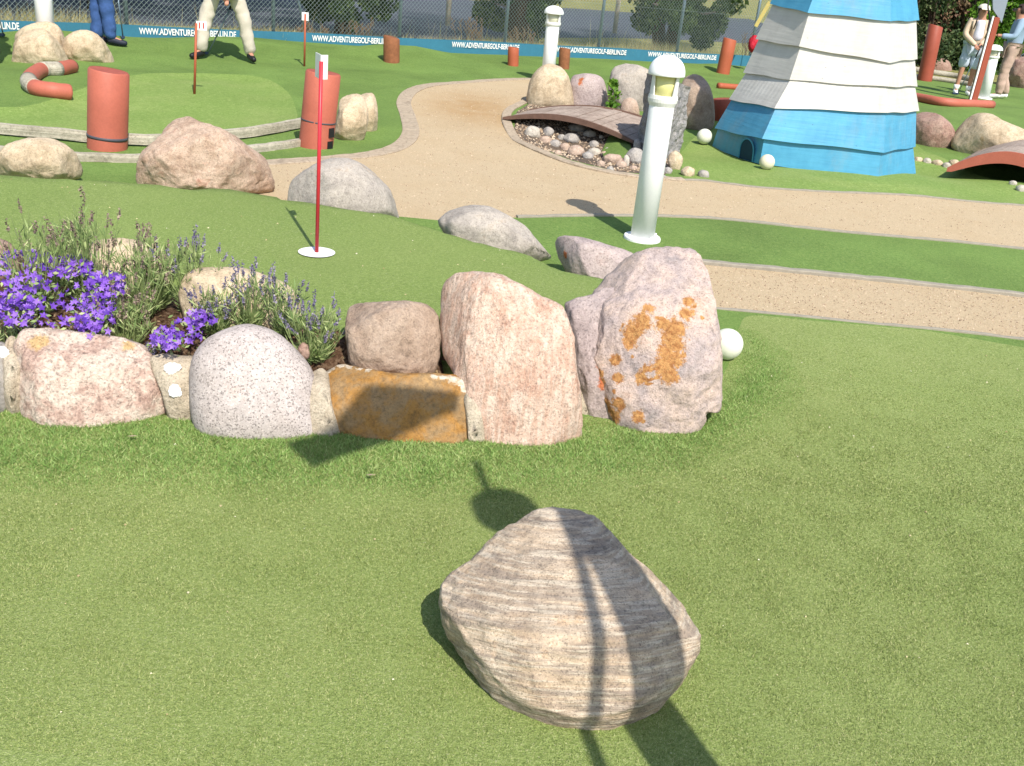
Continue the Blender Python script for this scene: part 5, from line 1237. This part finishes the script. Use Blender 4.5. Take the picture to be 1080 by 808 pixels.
for i, (x, y, n_, h, s, lb, dry) in enumerate([(40, 330, 90, .34, .16, 'tall faded lavender above the violet flowers at far left', .9), (95, 325, 110, .36, .15, 'tall faded lavender with brown spikes above the violet flowers', .9), (150, 335, 100, .30, .14, 'lavender between the two violet flower clumps', .7),
                                               (205, 330, 100, .25, .14, 'grey green lavender behind the smaller violet clump', .2), (262, 350, 80, .24, .13, 'sparse lavender behind the speckled boulder', .2), (330, 368, 120, .20, .13, 'bushy lavender at the right end beside the brown grey rock', .2), (5, 350, 60, .24, .12, 'lavender at the left photo edge', .7), (300, 355, 70, .2, .1, 'short lavender sprigs right of the speckled boulder top', .2),
        (130, 350, 120, .20, .12, 'low green lavender foliage just right of the big violet clump', .6), (165, 325, 90, .27, .13, 'lavender with faded spikes in front of the cream brown bed rock', .8), (228, 352, 80, .16, .09, 'short lavender between the small violet clump and the speckled boulder', .2), (70, 300, 90, .28, .14, 'lavender stems standing behind the big violet clump', .9), (150, 362, 110, .12, .10, 'low leafy sprigs directly above the upper white shell', .2), (245, 335, 80, .15, .10, 'leafy sprigs in front of the cream rock with ochre spot', .2), (25, 345, 100, .13, .12, 'low leafy sprigs under the left end of the violet clump', .2)]):
    u, v_ = bp(x, y); lavender(u, v_, n_, h, s, lb, 600+i, dry)
def bells(boxes, n_, label, seed):
    r = np.random.default_rng(seed); c0 = bp(*boxes[0][:2]); b = np.array([c0[0], c0[1], .2]); root = empty('bellflower_plant', b, label, 'plant', 'violet bellflower clumps'); L = []; P = []; tp_ = []; tl_ = []
    for (x, y, rx, ry) in boxes:
        for k in range(n_):
            a = r.random()*6.28; e = math.sqrt(r.random()); xx = x+rx*e*math.cos(a); yy = y+ry*e*math.sin(a)
            zz = .2+.03+.14*np.clip((350-yy)/60, 0, 1)+r.random()*.03; c = g(xx, yy, zz); 
            nrm = np.array([r.normal()*.8+.1, -1+.7*r.normal(), .8+.6*r.normal()]); nrm /= np.linalg.norm(nrm); u = np.cross(nrm, [0, 0, 1.]); u /= np.linalg.norm(u); w = np.cross(nrm, u); R_ = .0085+.004*r.random(); t = r.random()
            for q in range(5):
                th = q*2*PI/5+a; d = u*math.cos(th)+w*math.sin(th); s_ = -u*math.sin(th)+w*math.cos(th)
                P += [c, c+d*R_*.55+s_*R_*.38+nrm*.002, c+d*R_*1.35+nrm*.005, c+d*R_*.55-s_*R_*.38+nrm*.002]; tp_ += [t]*4
            for q in range(1):
                c2 = c-nrm*.02+r.normal(size=3)*.015; dv = r.normal(size=3); dv /= np.linalg.norm(dv); s_ = np.cross(dv, nrm); L += [c2, c2+dv*.011+s_*.006, c2+dv*.024, c2+dv*.011-s_*.006]; tl_ += [r.random()]*4
    me = fastmesh('f', np.array(P), 4); colattr(me, tp_); part('flowers', me, M['bell'], root); me = fastmesh('l', np.array(L), 4); colattr(me, tl_); part('leaves', me, M['lavleaf'], root)
bells([(60, 312, 56, 34), (30, 285, 36, 24), (100, 332, 24, 24), (75, 280, 22, 12), (112, 300, 22, 14), (15, 325, 20, 20)], 95, 'big clump of bright violet flowers above the mottled pink block', 31)
bells([(190, 350, 26, 15), (212, 336, 16, 9), (175, 358, 15, 10)], 55, 'smaller clump of violet flowers left of the speckled boulder', 32)
# orange brown pebbles and leaf litter in the bed
for i, (x, y) in enumerate([(307, 345), (321, 378)]): pebble(x, y, 13, 15, 'redbrown', ['reddish stone in the bed behind the speckled boulder', 'reddish stone in the bed beside the bushy lavender'][i], 330+i, 'stones in the flower bed', z0=.19)
def litter():
    r = np.random.default_rng(8); n_ = 2600; P = np.array([[*bp(r.uniform(-20, 480), r.uniform(330, 400))] for _ in range(n_)]); P = P[segdist(P, bed) > 0]; C = np.c_[P, hts(P)+.006]; V = leafquads(C, .022, r); me = fastmesh('x', V, 4); colattr(me, np.repeat(r.random(len(P)), 4)); o = link('leaf_litter', me, M['dryleaf']); setp(o, 'dry brown litter on the soil of the flower bed', 'leaf litter', None, 'stuff')
litter()
# a few stray leaves on the turf
for i, (x, y, lb) in enumerate([(139, 466, 'dry tan leaf on the grass below the mottled pink block'), (390, 507, 'small dry leaf on the turf below the ochre slab')]):
    b = gt(x, y)+[0, 0, .02]; V = [(-.014, 0, 0), (0, -.008, .004), (.014, 0, .006), (.02, .004, .002), (0, .01, .0)]; single('fallen_leaf', mesh('leaf', [b+np.array(v) for v in V], [(0, 1, 2, 3, 4)]), M['tanrock'], lb, 'leaf', origin=b)

def scatter(name, pl, n_, size, mat, label, seed, box=None, z=.002):
    r = np.random.default_rng(seed); A = np.array(pl); lo = A.min(0); hi = A.max(0)
    if box is not None: lo = np.maximum(lo, box[:2]); hi = np.minimum(hi, box[2:])
    P = lo+(hi-lo)*r.random((n_, 2)); P = P[segdist(P, pl) > .01]; n2 = len(P); C = np.c_[P, hts(P)+z]; s_ = size*(.4+r.random(n2)**2*1.2)
    T = np.array([[1, 0, -.5], [-.5, .87, -.5], [-.5, -.87, -.5], [0, 0, .7]]); a = r.random(n2)*6.28; V = []
    c_, q_ = np.cos(a)[:, None], np.sin(a)[:, None]; W = np.stack([T[:, 0]*c_-T[:, 1]*q_, T[:, 0]*q_+T[:, 1]*c_, np.tile(T[:, 2], (n2, 1))*.7], 2)*s_[:, None, None]+C[:, None, :]
    idx = [(0, 1, 3), (1, 2, 3), (2, 0, 3)]; B = np.concatenate([W[:, i, :] for i in idx], 1).reshape(-1, 3)
    me = fastmesh(name, B, 3); colattr(me, np.repeat(r.random(n2), 9)); o = link(name, me, M[mat]); setp(o, label, 'grit' if 'gr' in name[-6:] or 'grit' in name or 'gravel' in name else 'litter', None, 'stuff')
M['grit'] = leafmat('path_grit_mix', '6f5d4a', 'a08a72', 'c4b39b', .0, .9); M['litterm'] = leafmat('turf_litter_mix', '8f7d52', 'cdbf94', 'e6dfca', .0, .9)
scatter('path_grit', main_path, 20000, .0055, 'grit', 'loose grit on the wide sand path', 5, (-3, 5, 6, 13)); scatter('narrow_path_grit', path2, 9000, .0045, 'grit', 'loose grit on the narrow sand path', 6, (.5, 3, 4, 7))
scatter('turf_litter', near_green, 420, .0035, 'litterm', 'tiny pale bits scattered over the nearest green', 7, (-2.5, 1.5, 3.2, 5), .004); scatter('pond_gravel_bits', pond, 9000, .02, 'grit', 'mixed gravel on the bed of the dry pond', 11, None, .0); scatter('raised_green_litter', plat, 160, .004, 'litterm', 'tiny pale bits scattered over the raised green', 9, (-4, 3.4, 1.5, 8), .003)

# ------------------------------------------------------------------ invented shadow casters behind the viewer (standing out of frame)
SUN_AZ = math.radians(24.); SUN_EL = math.radians(49.)
def back(px_, h):
    s = gt(*px_); L = h/math.tan(SUN_EL); return np.array([s[0]+L*math.sin(SUN_AZ), s[1]-L*math.cos(SUN_AZ), h])
t = back((528, 530), 2.5); b = np.array([t[0]+.0, t[1], 0])
root = empty('shadow_post', b, 'added unseen post beside the viewer, made to cast the shadow across the loose rock', 'lamp')
part('pole', MB().tube([b, t-[0, 0, .1]], [.078, .078], 20).me(), M['white'], root, True); part('shadow_post_head', MB().lathe([(.08, -.15), (.112, -.09), (.105, -.02), (.08, -.0)], t, 20).me(), M['white'], root, True)  # invented post with wider head, added only for its foreground shadow
def backw(p, h):
    L = (h-p[2])/math.tan(SUN_EL); return np.array([p[0]+L*math.sin(SUN_AZ), p[1]-L*math.cos(SUN_AZ), h])
t2 = backw(g(502, 488), 2.9); t1 = backw(g(633, 808), 1.45); d_ = t2-t1; b2 = t1-d_*(t1[2]/d_[2])
root = empty('shadow_mast', b2, 'added unseen mast and panel beside the viewer, shaped to cast shadow on the wall', 'mast'); part('pole', MB().tube([b2, t2], [.02, .015], 12).me(), M['steel'], root, True)  # added mast, placed to throw the thin shadow line
sb = g(420, 464)
Q = [backw(g(300, 468), 2.66), backw(g(328, 492), 2.62), backw(vert(sb, 402, 462), 2.66), backw(vert(sb, 488, 422), 2.86), backw(vert(sb, 492, 398), 2.95), backw(vert(sb, 393, 388), 2.95), backw(vert(sb, 352, 446), 2.75)]
Q2 = [q+[.01, -.01, 0] for q in Q]; n_ = len(Q)
part('pennant', mesh('pn', Q+Q2, [tuple(range(n_)), tuple(range(2*n_-1, n_-1, -1))]+[(k, (k+1) % n_, n_+(k+1) % n_, n_+k) for k in range(n_)]), M['redbag'], root)  # added shadow panel, outline projected back along the sun from the shadow wanted

# ------------------------------------------------------------------ light, sky, camera
w = bpy.data.worlds.new('World'); SC.world = w; w.use_nodes = True; nt = w.node_tree; bg = nt.nodes['Background']; sky = nt.nodes.new('ShaderNodeTexSky'); sky.sky_type = 'NISHITA'; sky.sun_disc = False
sky.sun_elevation = SUN_EL; sky.sun_rotation = PI-SUN_AZ; nt.links.new(sky.outputs[0], bg.inputs[0]); bg.inputs[1].default_value = .14
sd = bpy.data.lights.new('sun', 'SUN'); sd.energy = 4.2; sd.angle = math.radians(.53); sd.color = (1, .95, .88); so = bpy.data.objects.new('sun', sd); COL.objects.link(so)
dv = Vector((-math.sin(SUN_AZ)*math.cos(SUN_EL), math.cos(SUN_AZ)*math.cos(SUN_EL), -math.sin(SUN_EL))); so.rotation_euler = dv.to_track_quat('-Z', 'Y').to_euler(); so.location = (3, -5, 8)
cd = bpy.data.cameras.new('camera'); cd.sensor_width = 36; cd.lens = 36*FP/1080; cd.clip_end = 3000; cd.clip_start = .02; co = bpy.data.objects.new('camera', cd); COL.objects.link(co)
Mx = Matrix(((IR[0], IU[0], -FW[0]), (IR[1], IU[1], -FW[1]), (IR[2], IU[2], -FW[2]))).to_4x4(); Mx.translation = Vector(CAM); co.matrix_world = Mx; SC.camera = co
SC.view_settings.view_transform = 'Standard'; SC.view_settings.look = 'None'; SC.view_settings.exposure = .58; SC.view_settings.gamma = 1
